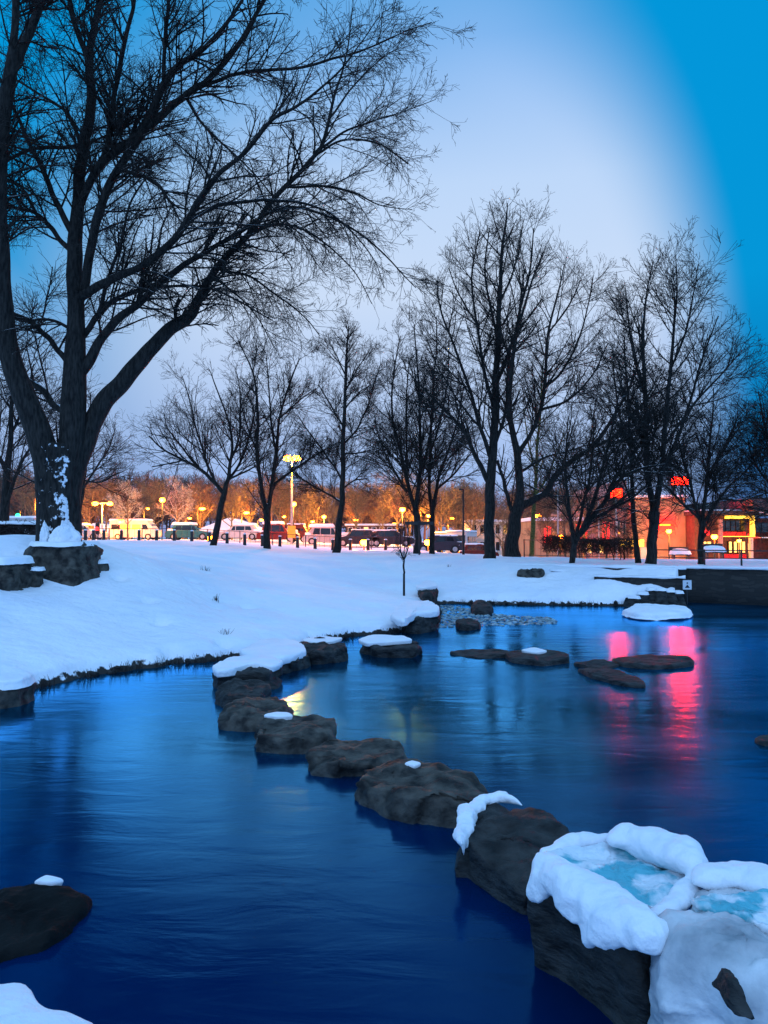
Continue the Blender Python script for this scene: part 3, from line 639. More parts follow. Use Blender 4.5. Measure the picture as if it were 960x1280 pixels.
# ------------------------------------------------------------------ retaining walls
def wall_strip(name, label, pts, z0, z1, th, snow=.07):
    P = np.array(pts, float); T = np.gradient(P, axis=0); T /= np.linalg.norm(T, axis=1)[:, None]; Nn = np.column_stack([T[:, 1], -T[:, 0]])
    root = empty(name, (P[0][0], P[0][1], z0), label, 'wall')
    def strip(nm, a0, a1, zz0, zz1, mat, amp, sub=1):
        V = []; n = len(P); L_ = []
        u = np.linspace(0, n-1, n*14 if amp else n)
        C = np.column_stack([np.interp(u, range(n), P[:, i]) for i in (0, 1)]); NN = np.column_stack([np.interp(u, range(n), Nn[:, i]) for i in (0, 1)])
        for p, q in zip(C, NN):
            f = p+q*a0; b = p+q*a1; w = mn.fractal(Vector((f[0]*3, f[1]*3, 4)), 1, 2, 3)*amp if amp else 0
            prof = [(f, zz0-w*.6), (f, zz1-(zz1-zz0)*.3 if amp else zz1), (f+(b-f)*.12, zz1+w), (f+(b-f)*.5, zz1+w*1.5), (b-(b-f)*.1, zz1+w), (b, zz0)]
            for (xy, z) in prof: V.append((xy[0]-root.location.x, xy[1]-root.location.y, z-z0))
        k = 6; m = len(C); Q = [[i*k+j, i*k+(j+1) % k, (i+1)*k+(j+1) % k, (i+1)*k+j] for i in range(m-1) for j in range(k)]
        o = from_np(nm, V, Q, mat, root, smooth=bool(amp))
        bm = bmesh.new(); bm.from_mesh(o.data); bm.verts.ensure_lookup_table()
        bm.faces.new([bm.verts[j] for j in range(k)]); bm.faces.new([bm.verts[(m-1)*k+j] for j in range(k)]); bmesh.ops.recalc_face_normals(bm, faces=bm.faces); bm.to_mesh(o.data); bm.free()
        return o
    strip('stonework', 0, -th, z0, z1, M['wall'], 0); strip('snow_cap', .03, -th-.05, z1-.01, z1+snow, M['snow'], .03)
    return root
wall_strip('retaining_wall', 'long dark stone retaining wall rising from the water at right', wl, -.5, 1.0, .36)
def wpt(px, D): return ((px-480)/F*D, D)
wall_strip('retaining_wall', 'lower stepped stone wall on the far bank, ending at the small white sign', [wpt(742, 22.7), wpt(790, 22.2), wpt(830, 21.9), wpt(856, 21.7)], .1, .76, .3, .06)
wall_strip('retaining_wall', 'short upper wall course on the far bank behind the lower stepped wall', [wpt(765, 23.4), wpt(812, 22.9), wpt(857, 22.65)], .5, .97, .25, .05)
sg = empty('warning_sign', (wpt(858, 21.5)[0], 21.5, .35), 'small square white warning sign with a dark pictogram on the end of the stepped wall', 'sign')
MB().box((0, 0, .24), (.24, .02, .26), .004).build('plate', M['signwhite'], sg)
MB().prism([(-.07, .16), (.07, .16), (0, .25)], -.014, -.011).build('pictogram', M['metal'], sg)
MB().ball((0, -.012, .29), .022, (1, .15, 1)).build('pictogram', M['metal'], sg)
MB().cyl((0, .02, -.3), (0, .02, .3), .018).build('post', M['metal'], sg)
# ------------------------------------------------------------------ trees
def batch_tubes(batches):
    VV = []; QQ = []; off = 0
    for P, Rr, k in batches:
        B, n, _ = P.shape
        if not B: continue
        T = np.gradient(P, axis=1); T /= np.linalg.norm(T, axis=2, keepdims=True)+1e-9
        mT = T.mean(1); ref = np.zeros_like(mT); ax = np.argmin(np.abs(mT), axis=1); ref[np.arange(B), ax] = 1
        U = np.cross(T, ref[:, None, :]); U /= np.linalg.norm(U, axis=2, keepdims=True)+1e-9; Wv = np.cross(T, U)
        a = np.arange(k)*2*math.pi/k
        V = P[:, :, None, :]+Rr[:, :, None, None]*(U[:, :, None, :]*np.cos(a)[None, None, :, None]+Wv[:, :, None, :]*np.sin(a)[None, None, :, None])
        VV.append(V.reshape(-1, 3)); idx = (np.arange(B*n*k)+off).reshape(B, n, k); nx_ = np.roll(idx, -1, axis=2)
        QQ.append(np.stack([idx[:, :-1], nx_[:, :-1], nx_[:, 1:], idx[:, 1:]], -1).reshape(-1, 4)); off += B*n*k
    return np.vstack(VV), np.vstack(QQ)
def children(P, Rr, cnt, length, ang, rmax, rfac, npts, jit, trop, tmin, g, tipfade=.5, ljit=.45):
    B, n, _ = P.shape; idx = np.repeat(np.arange(B), cnt); m = len(idx)
    if not m: return np.zeros((0, npts, 3)), np.zeros((0, npts))
    t = g.uniform(tmin, 1.0, m)*(n-1)*.999; i = t.astype(int); f = (t-i)[:, None]
    a, b = P[idx, i], P[idx, i+1]; S = a+(b-a)*f; T = b-a; T /= np.linalg.norm(T, axis=1, keepdims=True)+1e-9
    r = (Rr[idx, i]*(1-f[:, 0])+Rr[idx, i+1]*f[:, 0])
    rnd = g.normal(size=(m, 3)); rnd -= (rnd*T).sum(1, keepdims=True)*T; rnd /= np.linalg.norm(rnd, axis=1, keepdims=True)
    an = np.radians(g.normal(ang, 9, m))[:, None]; d = T*np.cos(an)+rnd*np.sin(an)
    Ls = (length[idx] if isinstance(length, np.ndarray) else length)*(1-tipfade*t/(n-1))*g.uniform(1-ljit, 1+ljit, m)
    st = (Ls/(npts-1))[:, None]; pts = [S]; cur = S
    trop = np.array(trop, float)
    for k in range(npts-1):
        cur = cur+d*st; pts.append(cur); d = d+g.normal(size=(m, 3))*jit+trop*(1.0 if trop.ndim == 1 else 1); d /= np.linalg.norm(d, axis=1, keepdims=True)
    r0 = np.minimum(r*rfac, rmax); rad = r0[:, None]*np.linspace(1, .5, npts)[None]
    return np.stack(pts, 1), rad
def catmull(P, n):
    P = np.array(P, float); m = len(P); u = np.linspace(0, m-1.0001, n); i = u.astype(int); t = (u-i)[:, None]
    g = lambda j: P[np.clip(j, 0, m-1)]
    p0, p1, p2, p3 = g(i-1), g(i), g(i+1), g(i+2)
    return .5*((2*p1)+(-p0+p2)*t+(2*p0-5*p1+4*p2-p3)*t*t+(-p0+3*p1-3*p2+p3)*t**3)
def lens(P): return np.linalg.norm(np.diff(P, axis=1), axis=2).sum(1)
def tree(name, label, D, limbs, levels, base_z=None, group=None, seed=1, ntrunk=1, spread=.45, mats=('bark', 'twig'), rmin=.004, slope0=None, wsc=.75):
    g = np.random.default_rng(seed); placed = []; batches_t = []; batches_c = []; parents = []
    for li, lb in enumerate(limbs):
        pts = np.array([(p[0], p[1]) for p in lb], float); wd = np.array([p[2] for p in lb], float)
        s0 = D if not placed else None
        if placed:
            A_ = np.vstack(placed); j = np.argmin(np.hypot(A_[:, 0]-pts[0][0], A_[:, 1]-pts[0][1])); s0 = A_[j, 2]
            if li >= ntrunk: pts[0] = A_[j, :2]
        seg = np.r_[0, np.cumsum(np.hypot(*np.diff(pts, axis=0).T))]/F*D
        sl = (g.uniform(-spread, spread)+g.choice([-.15, .15])) if li >= ntrunk else 0
        if slope0 and li in slope0: sl = slope0[li]
        dep = s0+sl*seg
        n = max(8, len(pts)*5); pp = catmull(np.column_stack([pts, wd, dep]), n)
        wob = g.normal(size=(n, 2)); 
        for _ in range(3): wob = .25*np.roll(wob, 1, 0)+.5*wob+.25*np.roll(wob, -1, 0)
        wob[:2] = 0; amp = np.minimum(pp[:, 2], 6)*.12+.5; pp[:, :2] += wob*amp[:, None]
        P3 = np.array([W(a, b, c) for a, b, c in pp[:, [0, 1, 3]]]); rad = np.maximum(pp[:, 2]*wsc/2/F*pp[:, 3], rmin)
        if li == 0 or (base_z is not None and li < ntrunk):
            if base_z is not None:
                rad[0:3] *= (1.22, 1.1, 1.03)
                P3[0, 2] = min(P3[0, 2], base_z-.15)
        placed.append(np.column_stack([pp[:, 0], pp[:, 1], pp[:, 3]]))
        k = 20 if rad[0] > .12 else (10 if rad[0] > .04 else 6)
        (batches_t if li < ntrunk else batches_c).append((P3[None], rad[None], k))
        parents.append((P3, rad))
    root = empty(name, (float(parents[0][0][0][0]), float(parents[0][0][0][1]), float(parents[0][0][0][2])), label, 'tree', group)
    off = np.array(root.location)
    # procedural growth on the traced limbs
    cur = []
    for lv, kw in enumerate(levels):
        kw = dict(kw); dens = kw.pop('dens'); k = kw.pop('k', 3)
        outP, outR = [], []
        if lv == 0:
            for pi, (P3, rad) in enumerate(parents):
                Ltot = lens(P3[None])[0]; tmin = kw['tmin'] if pi >= ntrunk else kw.get('tmin_trunk', .45)
                cnt = max(2, int(Ltot*(1-tmin)*dens)); kk = {a: b for a, b in kw.items() if a not in ('tmin', 'tmin_trunk')}
                # narrower children where the limb is already thin
                c = children(P3[None], rad[None], np.array([cnt]), kk.pop('length'), tmin=tmin, g=g, **kk); outP.append(c[0]); outR.append(c[1])
            Pn, Rn = np.vstack(outP), np.vstack(outR)
        else:
            kw.pop('tmin_trunk', None); LL = lens(cur[0]); cnt = np.maximum(1, g.poisson(LL*dens))
            rel = kw.pop('rel', None)
            if rel: kw['length'] = np.clip(LL*rel, .12, 3.0)
            Pn, Rn = children(cur[0], cur[1], cnt, g=g, **kw)
        Rn = np.maximum(Rn, rmin*.8); batches_c.append((Pn, Rn, k)); cur = (Pn, Rn)
    V, Q = batch_tubes(batches_t); from_np('trunk', V-off, Q, M[mats[0]], root)
    small = [b for b in batches_c if b[2] > 4]; tw = [b for b in batches_c if b[2] <= 4]
    if small: V, Q = batch_tubes(small); from_np('limbs', V-off, Q, M[mats[0]], root)
    if tw: V, Q = batch_tubes(tw); o = from_np('crown', V-off, Q, M[mats[1]], root, smooth=False); print(name, 'crown faces', len(Q))
    return root
def lv(scale=1.0, dens=1.0, up=.05, droop=0, ang=42, n4=1.6, rad=1.0, jit=.13, lng=2.15):
    s = scale
    return [dict(dens=4.6*dens/s, length=lng*s, ang=ang, rmax=.026*s*rad, rfac=.5, npts=7, jit=jit, trop=(0, 0, up-droop*.4), tmin=.14, tmin_trunk=.42, k=5, tipfade=.62, ljit=.3),
            dict(dens=4.6*dens/s, rel=.50, length=None, ang=ang, rmax=.011*s*rad, rfac=.6, npts=6, jit=jit*1.1, trop=(0, 0, up-droop), tmin=.10, k=3, tipfade=.4),
            dict(dens=5.6/s, rel=.55, length=None, ang=40, rmax=.008*s*rad, rfac=.7, npts=4, jit=.09, trop=(0, 0, up*.6-droop), tmin=.12, k=3, tipfade=.3),
            dict(dens=n4*4.4/s, rel=.62, length=None, ang=38, rmax=.006*s*rad, rfac=.8, npts=3, jit=.09, trop=(0, 0, up*.6-droop*.7), tmin=.15, k=3, tipfade=.3)]
big = [
 [(72, 684, 60), (74, 660, 52), (75, 640, 52), (72, 610, 52), (70, 580, 54), (72, 555, 50)],
 [(88, 684, 34), (90, 650, 30), (88, 620, 34), (93, 590, 36), (104, 560, 34), (113, 535, 32), (128, 505, 31), (150, 480, 29), (170, 456, 27), (190, 435, 24), (212, 412, 22), (235, 397, 20), (243, 384, 17), (255, 360, 13), (285, 318, 11), (310, 293, 10), (330, 265, 9), (355, 235, 8), (385, 205, 7.5), (400, 185, 6.5), (411, 152, 5.5), (418, 120, 4.5), (428, 90, 3.5), (436, 55, 2.5), (440, 10, 1.8)],
 [(64, 640, 40), (60, 590, 44), (48, 540, 42), (30, 495, 38), (12, 440, 33), (5, 380, 29), (2, 320, 26), (-1, 260, 23), (1, 200, 21), (5, 140, 23), (12, 95, 22), (18, 50, 13), (20, 0, 12), (22, -60, 8), (26, -160, 4)],
 [(78, 600, 34), (88, 560, 40), (91, 520, 42), (93, 470, 38), (94, 440, 34), (95, 400, 28), (94, 360, 26), (93, 320, 25), (95, 290, 23), (98, 250, 20), (101, 215, 19), (104, 190, 19), (110, 160, 17), (114, 130, 16), (112, 90, 14), (112, 60, 12), (118, 30, 11), (124, 0, 10), (132, -60, 7), (140, -150, 3)],
 [(12, 98, 18), (35, 45, 15), (50, 10, 13), (65, -40, 9), (80, -120, 4)],
 [(104, 475, 18), (112, 450, 18), (125, 425, 15), (146, 400, 14), (175, 378, 12), (204, 350, 11), (233, 331, 10), (265, 310, 8), (300, 290, 7), (330, 268, 6), (365, 258, 5), (420, 275, 4), (470, 308, 3), (505, 345, 2), (520, 360, 1.5)],
 [(106, 428, 11), (112, 410, 10), (126, 390, 10), (145, 374, 9), (175, 362, 7), (204, 358, 5), (254, 358, 4), (295, 375, 3), (340, 400, 2)],
 [(106, 375, 16), (118, 360, 15), (140, 349, 14), (175, 334, 12), (208, 309, 12), (233, 279, 11), (246, 252, 9), (273, 217, 8), (307, 190, 7), (337, 153, 6), (370, 133, 5), (398, 112, 4), (425, 88, 3), (450, 55, 2), (475, 20, 1.5)],
 [(238, 275, 8), (255, 264, 7), (280, 255, 6.5), (307, 252, 5.5), (340, 250, 5), (383, 255, 4), (415, 268, 3.2), (445, 295, 2.4), (470, 330, 1.6), (480, 360, 1.2)],
 [(96, 395, 14), (106, 355, 15), (114, 310, 15), (122, 270, 15), (133, 240, 14), (155, 200, 13), (180, 165, 12), (205, 143, 12), (228, 122, 11), (245, 110, 11), (262, 98, 10), (290, 65, 8.5), (312, 32, 7.5), (330, 0, 6), (350, -50, 4), (370, -110, 2)],
 [(248, 115, 7), (275, 100, 6), (300, 92, 5.5), (335, 87, 5), (380, 84, 4.5), (420, 72, 4), (460, 60, 3), (500, 42, 2), (540, 28, 1.3)],
 [(99, 270, 12), (108, 240, 13), (124, 208, 13), (148, 188, 13), (172, 168, 14), (190, 140, 14), (205, 105, 12), (225, 80, 10), (250, 65, 8), (275, 40, 7), (300, 5, 5), (330, -50, 3)],
 [(132, 215, 8), (135, 180, 9), (138, 150, 9), (143, 118, 8), (150, 80, 8), (158, 40, 7), (167, 0, 6), (174, -50, 4), (180, -120, 2)],
 [(206, 105, 7), (205, 60, 6.5), (210, 10, 6), (214, -50, 4)],
 [(88, 318, 11), (76, 300, 8), (64, 284, 8), (48, 268, 7), (30, 262, 6), (0, 257, 5), (-30, 262, 3)],
 [(46, 268, 6), (32, 242, 5), (18, 229, 4), (-5, 224, 3)],
 [(90, 300, 12), (76, 265, 10), (62, 232, 9), (48, 200, 8), (36, 178, 7), (24, 150, 6), (8, 120, 5), (-15, 100, 3)],
 [(86, 462, 12), (74, 440, 9), (60, 422, 9), (42, 405, 8), (20, 393, 7), (-5, 385, 5)],
 [(74, 525, 13), (66, 505, 11), (55, 490, 11), (38, 478, 11), (25, 470, 8)],
 [(88, 418, 6), (66, 400, 5), (40, 400, 4), (15, 395, 3)],
 [(98, 180, 8), (70, 184, 6), (42, 187, 6), (12, 200, 5), (-10, 210, 3)],
 [(102, 190, 8), (90, 150, 6), (70, 130, 5), (50, 118, 4), (20, 100, 4)],
 [(110, 80, 9), (98, 45, 9), (88, 10, 8), (80, -50, 5)],
 [(120, 392, 8), (135, 350, 6), (150, 305, 5), (165, 250, 3.5), (190, 215, 2.5)],
 [(140, 208, 8), (165, 216, 6), (190, 225, 5.5), (205, 240, 5), (215, 254, 4), (235, 262, 3)],
 [(222, 400, 7), (218, 392, 6), (221, 382, 6), (226, 374, 6)],
 [(300, 302, 6), (330, 285, 5), (365, 282, 4), (400, 300, 3), (440, 335, 2), (465, 380, 1.3)],
 [(284, 340, 5), (310, 345, 4), (345, 368, 3), (380, 395, 2.2), (400, 420, 1.3)],
 [(272, 352, 4), (300, 372, 3), (325, 402, 2), (345, 440, 1.2)],
 [(400, 185, 5), (430, 165, 4), (470, 150, 3), (505, 140, 2), (545, 125, 1)],
 [(395, 195, 4.5), (430, 175, 3.5), (475, 180, 3), (510, 205, 2)],
 [(355, 235, 5), (400, 232, 4.5), (440, 240, 3.5), (480, 258, 2), (515, 262, 1.2)],
 [(411, 150, 4), (440, 110, 3), (475, 75, 2), (500, 60, 1.2)],
 [(232, 122, 6), (250, 150, 4.5), (285, 185, 3.5), (320, 220, 2.5), (350, 260, 2)],
]
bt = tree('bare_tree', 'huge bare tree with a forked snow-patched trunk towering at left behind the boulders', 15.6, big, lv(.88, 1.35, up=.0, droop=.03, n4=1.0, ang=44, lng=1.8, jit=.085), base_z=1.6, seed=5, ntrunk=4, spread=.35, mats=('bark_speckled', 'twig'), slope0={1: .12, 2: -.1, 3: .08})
# snow lodged in the fork and on the root flare
def blob(name, px, py, D, w, h, dp, seed, parent, mat='snow', top=.0):
    c = W(px, py, D); bm = bmesh.new(); bmesh.ops.create_icosphere(bm, subdivisions=5, radius=1)
    for v in bm.verts:
        q = Vector(v.co); k = 1-top*max(0, v.co.z)
        n = 1+.28*mn.fractal(q*1.7+Vector((seed, 0, 0)), 1, 2, 4)+.10*mn.fractal(q*6+Vector((seed, 0, 0)), 1, 2, 3)
        v.co = Vector((q.x*w*k*n, q.y*dp*n, q.z*h*n))+Vector(c)-Vector(parent.location)
    me = bpy.data.meshes.new(name); bm.to_mesh(me); bm.free(); return link_mesh(name, me, M[mat], parent)
blob('snow_patch', 82, 670, 15.0, .30, .30, .22, 8, bt, top=.85)
blob('snow_patch', 56, 668, 15.1, .09, .24, .08, 9, bt, top=.6)
# the row beyond
ntree = 0
def std(label, D, limbs, sc, dens=1.0, seed=1, base=None, nt_=1, up=.05, ang=40, mats=('bark', 'twig'), n4=.7, spread=.4, rmin=.0058, droop=0, rad=1.0, name='bare_tree'):
    bp = W(limbs[0][0][0], limbs[0][0][1], D); gz = tz(bp[0], bp[1])
    return tree(name, label, D, limbs, lv(sc, dens*.92, up*.8, droop, ang, n4, rad=rad, jit=.055), base_z=min(gz, bp[2]), seed=seed, ntrunk=nt_, mats=mats, spread=spread, rmin=rmin)
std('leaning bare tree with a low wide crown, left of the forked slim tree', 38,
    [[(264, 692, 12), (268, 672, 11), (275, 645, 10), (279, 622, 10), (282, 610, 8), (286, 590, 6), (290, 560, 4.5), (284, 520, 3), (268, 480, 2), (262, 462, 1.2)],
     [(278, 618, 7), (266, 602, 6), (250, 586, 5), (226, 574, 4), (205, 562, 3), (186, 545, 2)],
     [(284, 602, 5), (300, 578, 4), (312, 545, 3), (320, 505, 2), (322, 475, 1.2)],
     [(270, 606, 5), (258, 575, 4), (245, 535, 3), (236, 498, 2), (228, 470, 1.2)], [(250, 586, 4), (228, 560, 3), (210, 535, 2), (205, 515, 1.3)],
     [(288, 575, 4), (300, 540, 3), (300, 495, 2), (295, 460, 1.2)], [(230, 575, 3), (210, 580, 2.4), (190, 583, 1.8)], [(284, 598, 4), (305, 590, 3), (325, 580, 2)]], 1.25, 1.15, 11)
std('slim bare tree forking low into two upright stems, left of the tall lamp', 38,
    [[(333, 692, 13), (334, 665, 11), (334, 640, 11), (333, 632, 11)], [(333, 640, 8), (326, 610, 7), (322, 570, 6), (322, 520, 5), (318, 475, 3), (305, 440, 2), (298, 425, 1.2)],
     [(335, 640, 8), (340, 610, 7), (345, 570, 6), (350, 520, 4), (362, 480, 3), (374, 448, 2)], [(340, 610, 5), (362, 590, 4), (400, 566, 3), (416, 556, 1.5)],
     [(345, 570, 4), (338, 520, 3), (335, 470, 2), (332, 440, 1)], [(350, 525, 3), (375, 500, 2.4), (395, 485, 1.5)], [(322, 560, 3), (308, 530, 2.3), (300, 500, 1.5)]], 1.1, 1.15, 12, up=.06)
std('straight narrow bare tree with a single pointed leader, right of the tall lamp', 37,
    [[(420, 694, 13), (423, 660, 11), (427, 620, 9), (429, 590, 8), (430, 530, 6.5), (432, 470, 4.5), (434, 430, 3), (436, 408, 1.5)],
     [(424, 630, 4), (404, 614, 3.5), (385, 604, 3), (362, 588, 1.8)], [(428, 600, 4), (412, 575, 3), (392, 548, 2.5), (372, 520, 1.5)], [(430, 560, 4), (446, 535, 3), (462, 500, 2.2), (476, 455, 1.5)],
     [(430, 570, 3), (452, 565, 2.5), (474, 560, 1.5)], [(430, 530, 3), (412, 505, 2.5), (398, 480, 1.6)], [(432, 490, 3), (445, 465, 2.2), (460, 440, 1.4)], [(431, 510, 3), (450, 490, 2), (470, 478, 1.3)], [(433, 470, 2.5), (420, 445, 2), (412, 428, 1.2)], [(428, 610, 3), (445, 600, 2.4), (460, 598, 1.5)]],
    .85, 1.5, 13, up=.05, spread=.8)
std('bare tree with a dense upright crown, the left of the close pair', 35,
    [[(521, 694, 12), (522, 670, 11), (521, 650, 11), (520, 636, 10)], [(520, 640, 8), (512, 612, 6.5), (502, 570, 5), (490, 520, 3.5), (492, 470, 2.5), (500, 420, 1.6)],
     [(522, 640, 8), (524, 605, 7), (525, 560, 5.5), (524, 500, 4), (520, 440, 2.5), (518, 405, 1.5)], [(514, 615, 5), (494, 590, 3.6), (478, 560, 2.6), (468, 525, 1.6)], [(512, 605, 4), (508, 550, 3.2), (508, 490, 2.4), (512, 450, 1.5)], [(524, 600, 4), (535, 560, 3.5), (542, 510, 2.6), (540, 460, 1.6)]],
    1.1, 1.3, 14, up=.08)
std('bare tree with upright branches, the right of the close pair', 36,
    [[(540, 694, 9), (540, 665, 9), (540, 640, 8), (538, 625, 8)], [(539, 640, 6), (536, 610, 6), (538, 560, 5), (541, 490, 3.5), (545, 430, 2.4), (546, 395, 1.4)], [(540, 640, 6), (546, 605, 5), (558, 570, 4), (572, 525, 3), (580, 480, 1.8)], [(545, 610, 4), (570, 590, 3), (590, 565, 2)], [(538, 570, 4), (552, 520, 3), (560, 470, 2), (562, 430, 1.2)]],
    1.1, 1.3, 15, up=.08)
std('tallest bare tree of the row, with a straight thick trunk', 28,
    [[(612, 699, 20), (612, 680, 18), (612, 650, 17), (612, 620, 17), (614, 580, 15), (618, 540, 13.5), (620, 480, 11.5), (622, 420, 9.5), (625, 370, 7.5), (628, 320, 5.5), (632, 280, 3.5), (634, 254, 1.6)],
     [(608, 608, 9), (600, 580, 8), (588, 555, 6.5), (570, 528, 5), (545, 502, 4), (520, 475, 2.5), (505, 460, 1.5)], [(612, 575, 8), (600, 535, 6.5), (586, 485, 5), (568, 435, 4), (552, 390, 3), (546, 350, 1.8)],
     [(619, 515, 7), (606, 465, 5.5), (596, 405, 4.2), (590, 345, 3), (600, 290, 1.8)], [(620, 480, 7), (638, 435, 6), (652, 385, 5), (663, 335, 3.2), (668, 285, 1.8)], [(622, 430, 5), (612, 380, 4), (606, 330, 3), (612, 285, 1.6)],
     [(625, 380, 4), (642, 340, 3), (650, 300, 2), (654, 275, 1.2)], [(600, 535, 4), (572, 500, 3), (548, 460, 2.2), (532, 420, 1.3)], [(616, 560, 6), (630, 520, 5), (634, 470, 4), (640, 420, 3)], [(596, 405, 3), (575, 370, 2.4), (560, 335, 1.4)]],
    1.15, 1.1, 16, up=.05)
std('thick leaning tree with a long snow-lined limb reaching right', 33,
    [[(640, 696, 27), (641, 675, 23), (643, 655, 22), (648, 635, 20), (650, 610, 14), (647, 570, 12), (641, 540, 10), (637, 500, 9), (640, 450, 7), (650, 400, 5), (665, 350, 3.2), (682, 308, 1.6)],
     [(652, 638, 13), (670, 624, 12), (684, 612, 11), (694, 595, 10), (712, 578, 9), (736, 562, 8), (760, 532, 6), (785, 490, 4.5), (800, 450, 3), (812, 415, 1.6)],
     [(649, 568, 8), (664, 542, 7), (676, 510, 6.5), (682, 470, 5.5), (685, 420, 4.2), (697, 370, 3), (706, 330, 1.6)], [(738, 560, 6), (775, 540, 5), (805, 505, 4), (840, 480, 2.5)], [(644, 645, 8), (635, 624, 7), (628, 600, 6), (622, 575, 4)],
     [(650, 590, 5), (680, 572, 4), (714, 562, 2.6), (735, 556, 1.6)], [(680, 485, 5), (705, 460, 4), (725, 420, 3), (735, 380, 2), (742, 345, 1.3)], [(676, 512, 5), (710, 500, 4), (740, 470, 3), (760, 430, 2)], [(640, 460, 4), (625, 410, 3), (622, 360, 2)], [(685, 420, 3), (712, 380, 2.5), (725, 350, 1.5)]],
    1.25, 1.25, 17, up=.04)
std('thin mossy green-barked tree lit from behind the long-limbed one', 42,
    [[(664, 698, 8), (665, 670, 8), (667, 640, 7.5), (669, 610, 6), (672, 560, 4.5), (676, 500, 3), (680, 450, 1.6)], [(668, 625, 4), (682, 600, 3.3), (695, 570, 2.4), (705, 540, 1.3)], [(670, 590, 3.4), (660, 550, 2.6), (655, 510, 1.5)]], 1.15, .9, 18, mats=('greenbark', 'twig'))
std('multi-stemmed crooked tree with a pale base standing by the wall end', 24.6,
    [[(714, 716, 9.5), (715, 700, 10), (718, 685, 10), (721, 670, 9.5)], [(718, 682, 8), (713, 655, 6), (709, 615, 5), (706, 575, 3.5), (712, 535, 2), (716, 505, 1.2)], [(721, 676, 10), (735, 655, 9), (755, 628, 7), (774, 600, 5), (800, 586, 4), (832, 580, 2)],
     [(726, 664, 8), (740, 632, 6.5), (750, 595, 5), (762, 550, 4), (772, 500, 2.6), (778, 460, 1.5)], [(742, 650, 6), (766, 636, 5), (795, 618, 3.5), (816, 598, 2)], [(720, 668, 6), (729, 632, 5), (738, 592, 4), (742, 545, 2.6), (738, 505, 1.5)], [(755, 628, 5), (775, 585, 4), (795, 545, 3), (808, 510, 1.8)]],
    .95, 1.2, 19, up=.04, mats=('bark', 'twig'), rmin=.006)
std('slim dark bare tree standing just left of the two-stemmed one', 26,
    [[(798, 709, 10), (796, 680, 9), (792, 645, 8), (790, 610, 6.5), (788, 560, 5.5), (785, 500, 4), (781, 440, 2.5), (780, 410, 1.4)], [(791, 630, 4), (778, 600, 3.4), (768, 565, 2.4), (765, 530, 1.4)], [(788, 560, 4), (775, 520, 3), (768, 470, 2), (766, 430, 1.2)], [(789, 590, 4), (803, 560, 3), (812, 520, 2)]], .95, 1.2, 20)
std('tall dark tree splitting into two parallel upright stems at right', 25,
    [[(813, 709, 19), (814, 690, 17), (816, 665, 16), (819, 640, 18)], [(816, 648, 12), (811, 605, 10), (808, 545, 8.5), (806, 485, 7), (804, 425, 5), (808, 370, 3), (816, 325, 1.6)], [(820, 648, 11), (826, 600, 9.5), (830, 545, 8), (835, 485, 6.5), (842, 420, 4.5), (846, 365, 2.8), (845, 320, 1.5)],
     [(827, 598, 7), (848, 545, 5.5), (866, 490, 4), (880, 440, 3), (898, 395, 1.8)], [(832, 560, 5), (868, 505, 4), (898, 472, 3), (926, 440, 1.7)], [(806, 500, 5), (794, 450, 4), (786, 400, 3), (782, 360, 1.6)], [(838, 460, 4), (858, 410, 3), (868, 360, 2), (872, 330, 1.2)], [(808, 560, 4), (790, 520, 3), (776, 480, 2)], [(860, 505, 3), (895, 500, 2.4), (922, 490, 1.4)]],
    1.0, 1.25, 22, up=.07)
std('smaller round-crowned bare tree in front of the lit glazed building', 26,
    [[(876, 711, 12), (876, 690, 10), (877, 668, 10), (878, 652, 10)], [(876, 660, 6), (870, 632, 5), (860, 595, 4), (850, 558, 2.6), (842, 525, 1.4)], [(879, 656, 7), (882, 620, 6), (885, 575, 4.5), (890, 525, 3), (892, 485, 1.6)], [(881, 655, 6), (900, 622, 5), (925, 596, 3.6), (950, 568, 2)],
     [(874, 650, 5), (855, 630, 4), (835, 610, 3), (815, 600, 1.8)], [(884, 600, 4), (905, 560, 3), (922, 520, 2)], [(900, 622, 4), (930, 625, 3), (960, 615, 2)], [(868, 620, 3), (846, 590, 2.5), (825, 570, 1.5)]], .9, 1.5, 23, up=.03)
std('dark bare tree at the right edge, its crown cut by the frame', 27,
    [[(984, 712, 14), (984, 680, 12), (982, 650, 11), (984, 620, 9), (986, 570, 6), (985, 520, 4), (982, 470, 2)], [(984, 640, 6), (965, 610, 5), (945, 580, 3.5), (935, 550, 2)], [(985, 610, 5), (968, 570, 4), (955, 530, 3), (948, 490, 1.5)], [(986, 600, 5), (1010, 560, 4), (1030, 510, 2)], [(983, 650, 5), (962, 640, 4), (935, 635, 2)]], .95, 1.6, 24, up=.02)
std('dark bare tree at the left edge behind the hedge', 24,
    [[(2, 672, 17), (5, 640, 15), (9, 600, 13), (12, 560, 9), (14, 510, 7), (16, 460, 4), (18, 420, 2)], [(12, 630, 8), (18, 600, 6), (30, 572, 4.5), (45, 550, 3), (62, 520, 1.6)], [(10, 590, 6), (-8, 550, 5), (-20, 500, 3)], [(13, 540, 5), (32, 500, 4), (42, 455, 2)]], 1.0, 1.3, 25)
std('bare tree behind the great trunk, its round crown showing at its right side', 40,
    [[(98, 690, 9), (99, 660, 8), (101, 630, 7), (104, 600, 6), (108, 560, 4), (112, 520, 2.4), (114, 490, 1.4)], [(103, 610, 4), (120, 585, 3.4), (136, 560, 2.4), (144, 535, 1.4)], [(105, 590, 4), (92, 555, 3), (80, 520, 2)], [(104, 600, 3.4), (128, 602, 2.6), (148, 590, 1.6)]], 1.1, 1.3, 26)
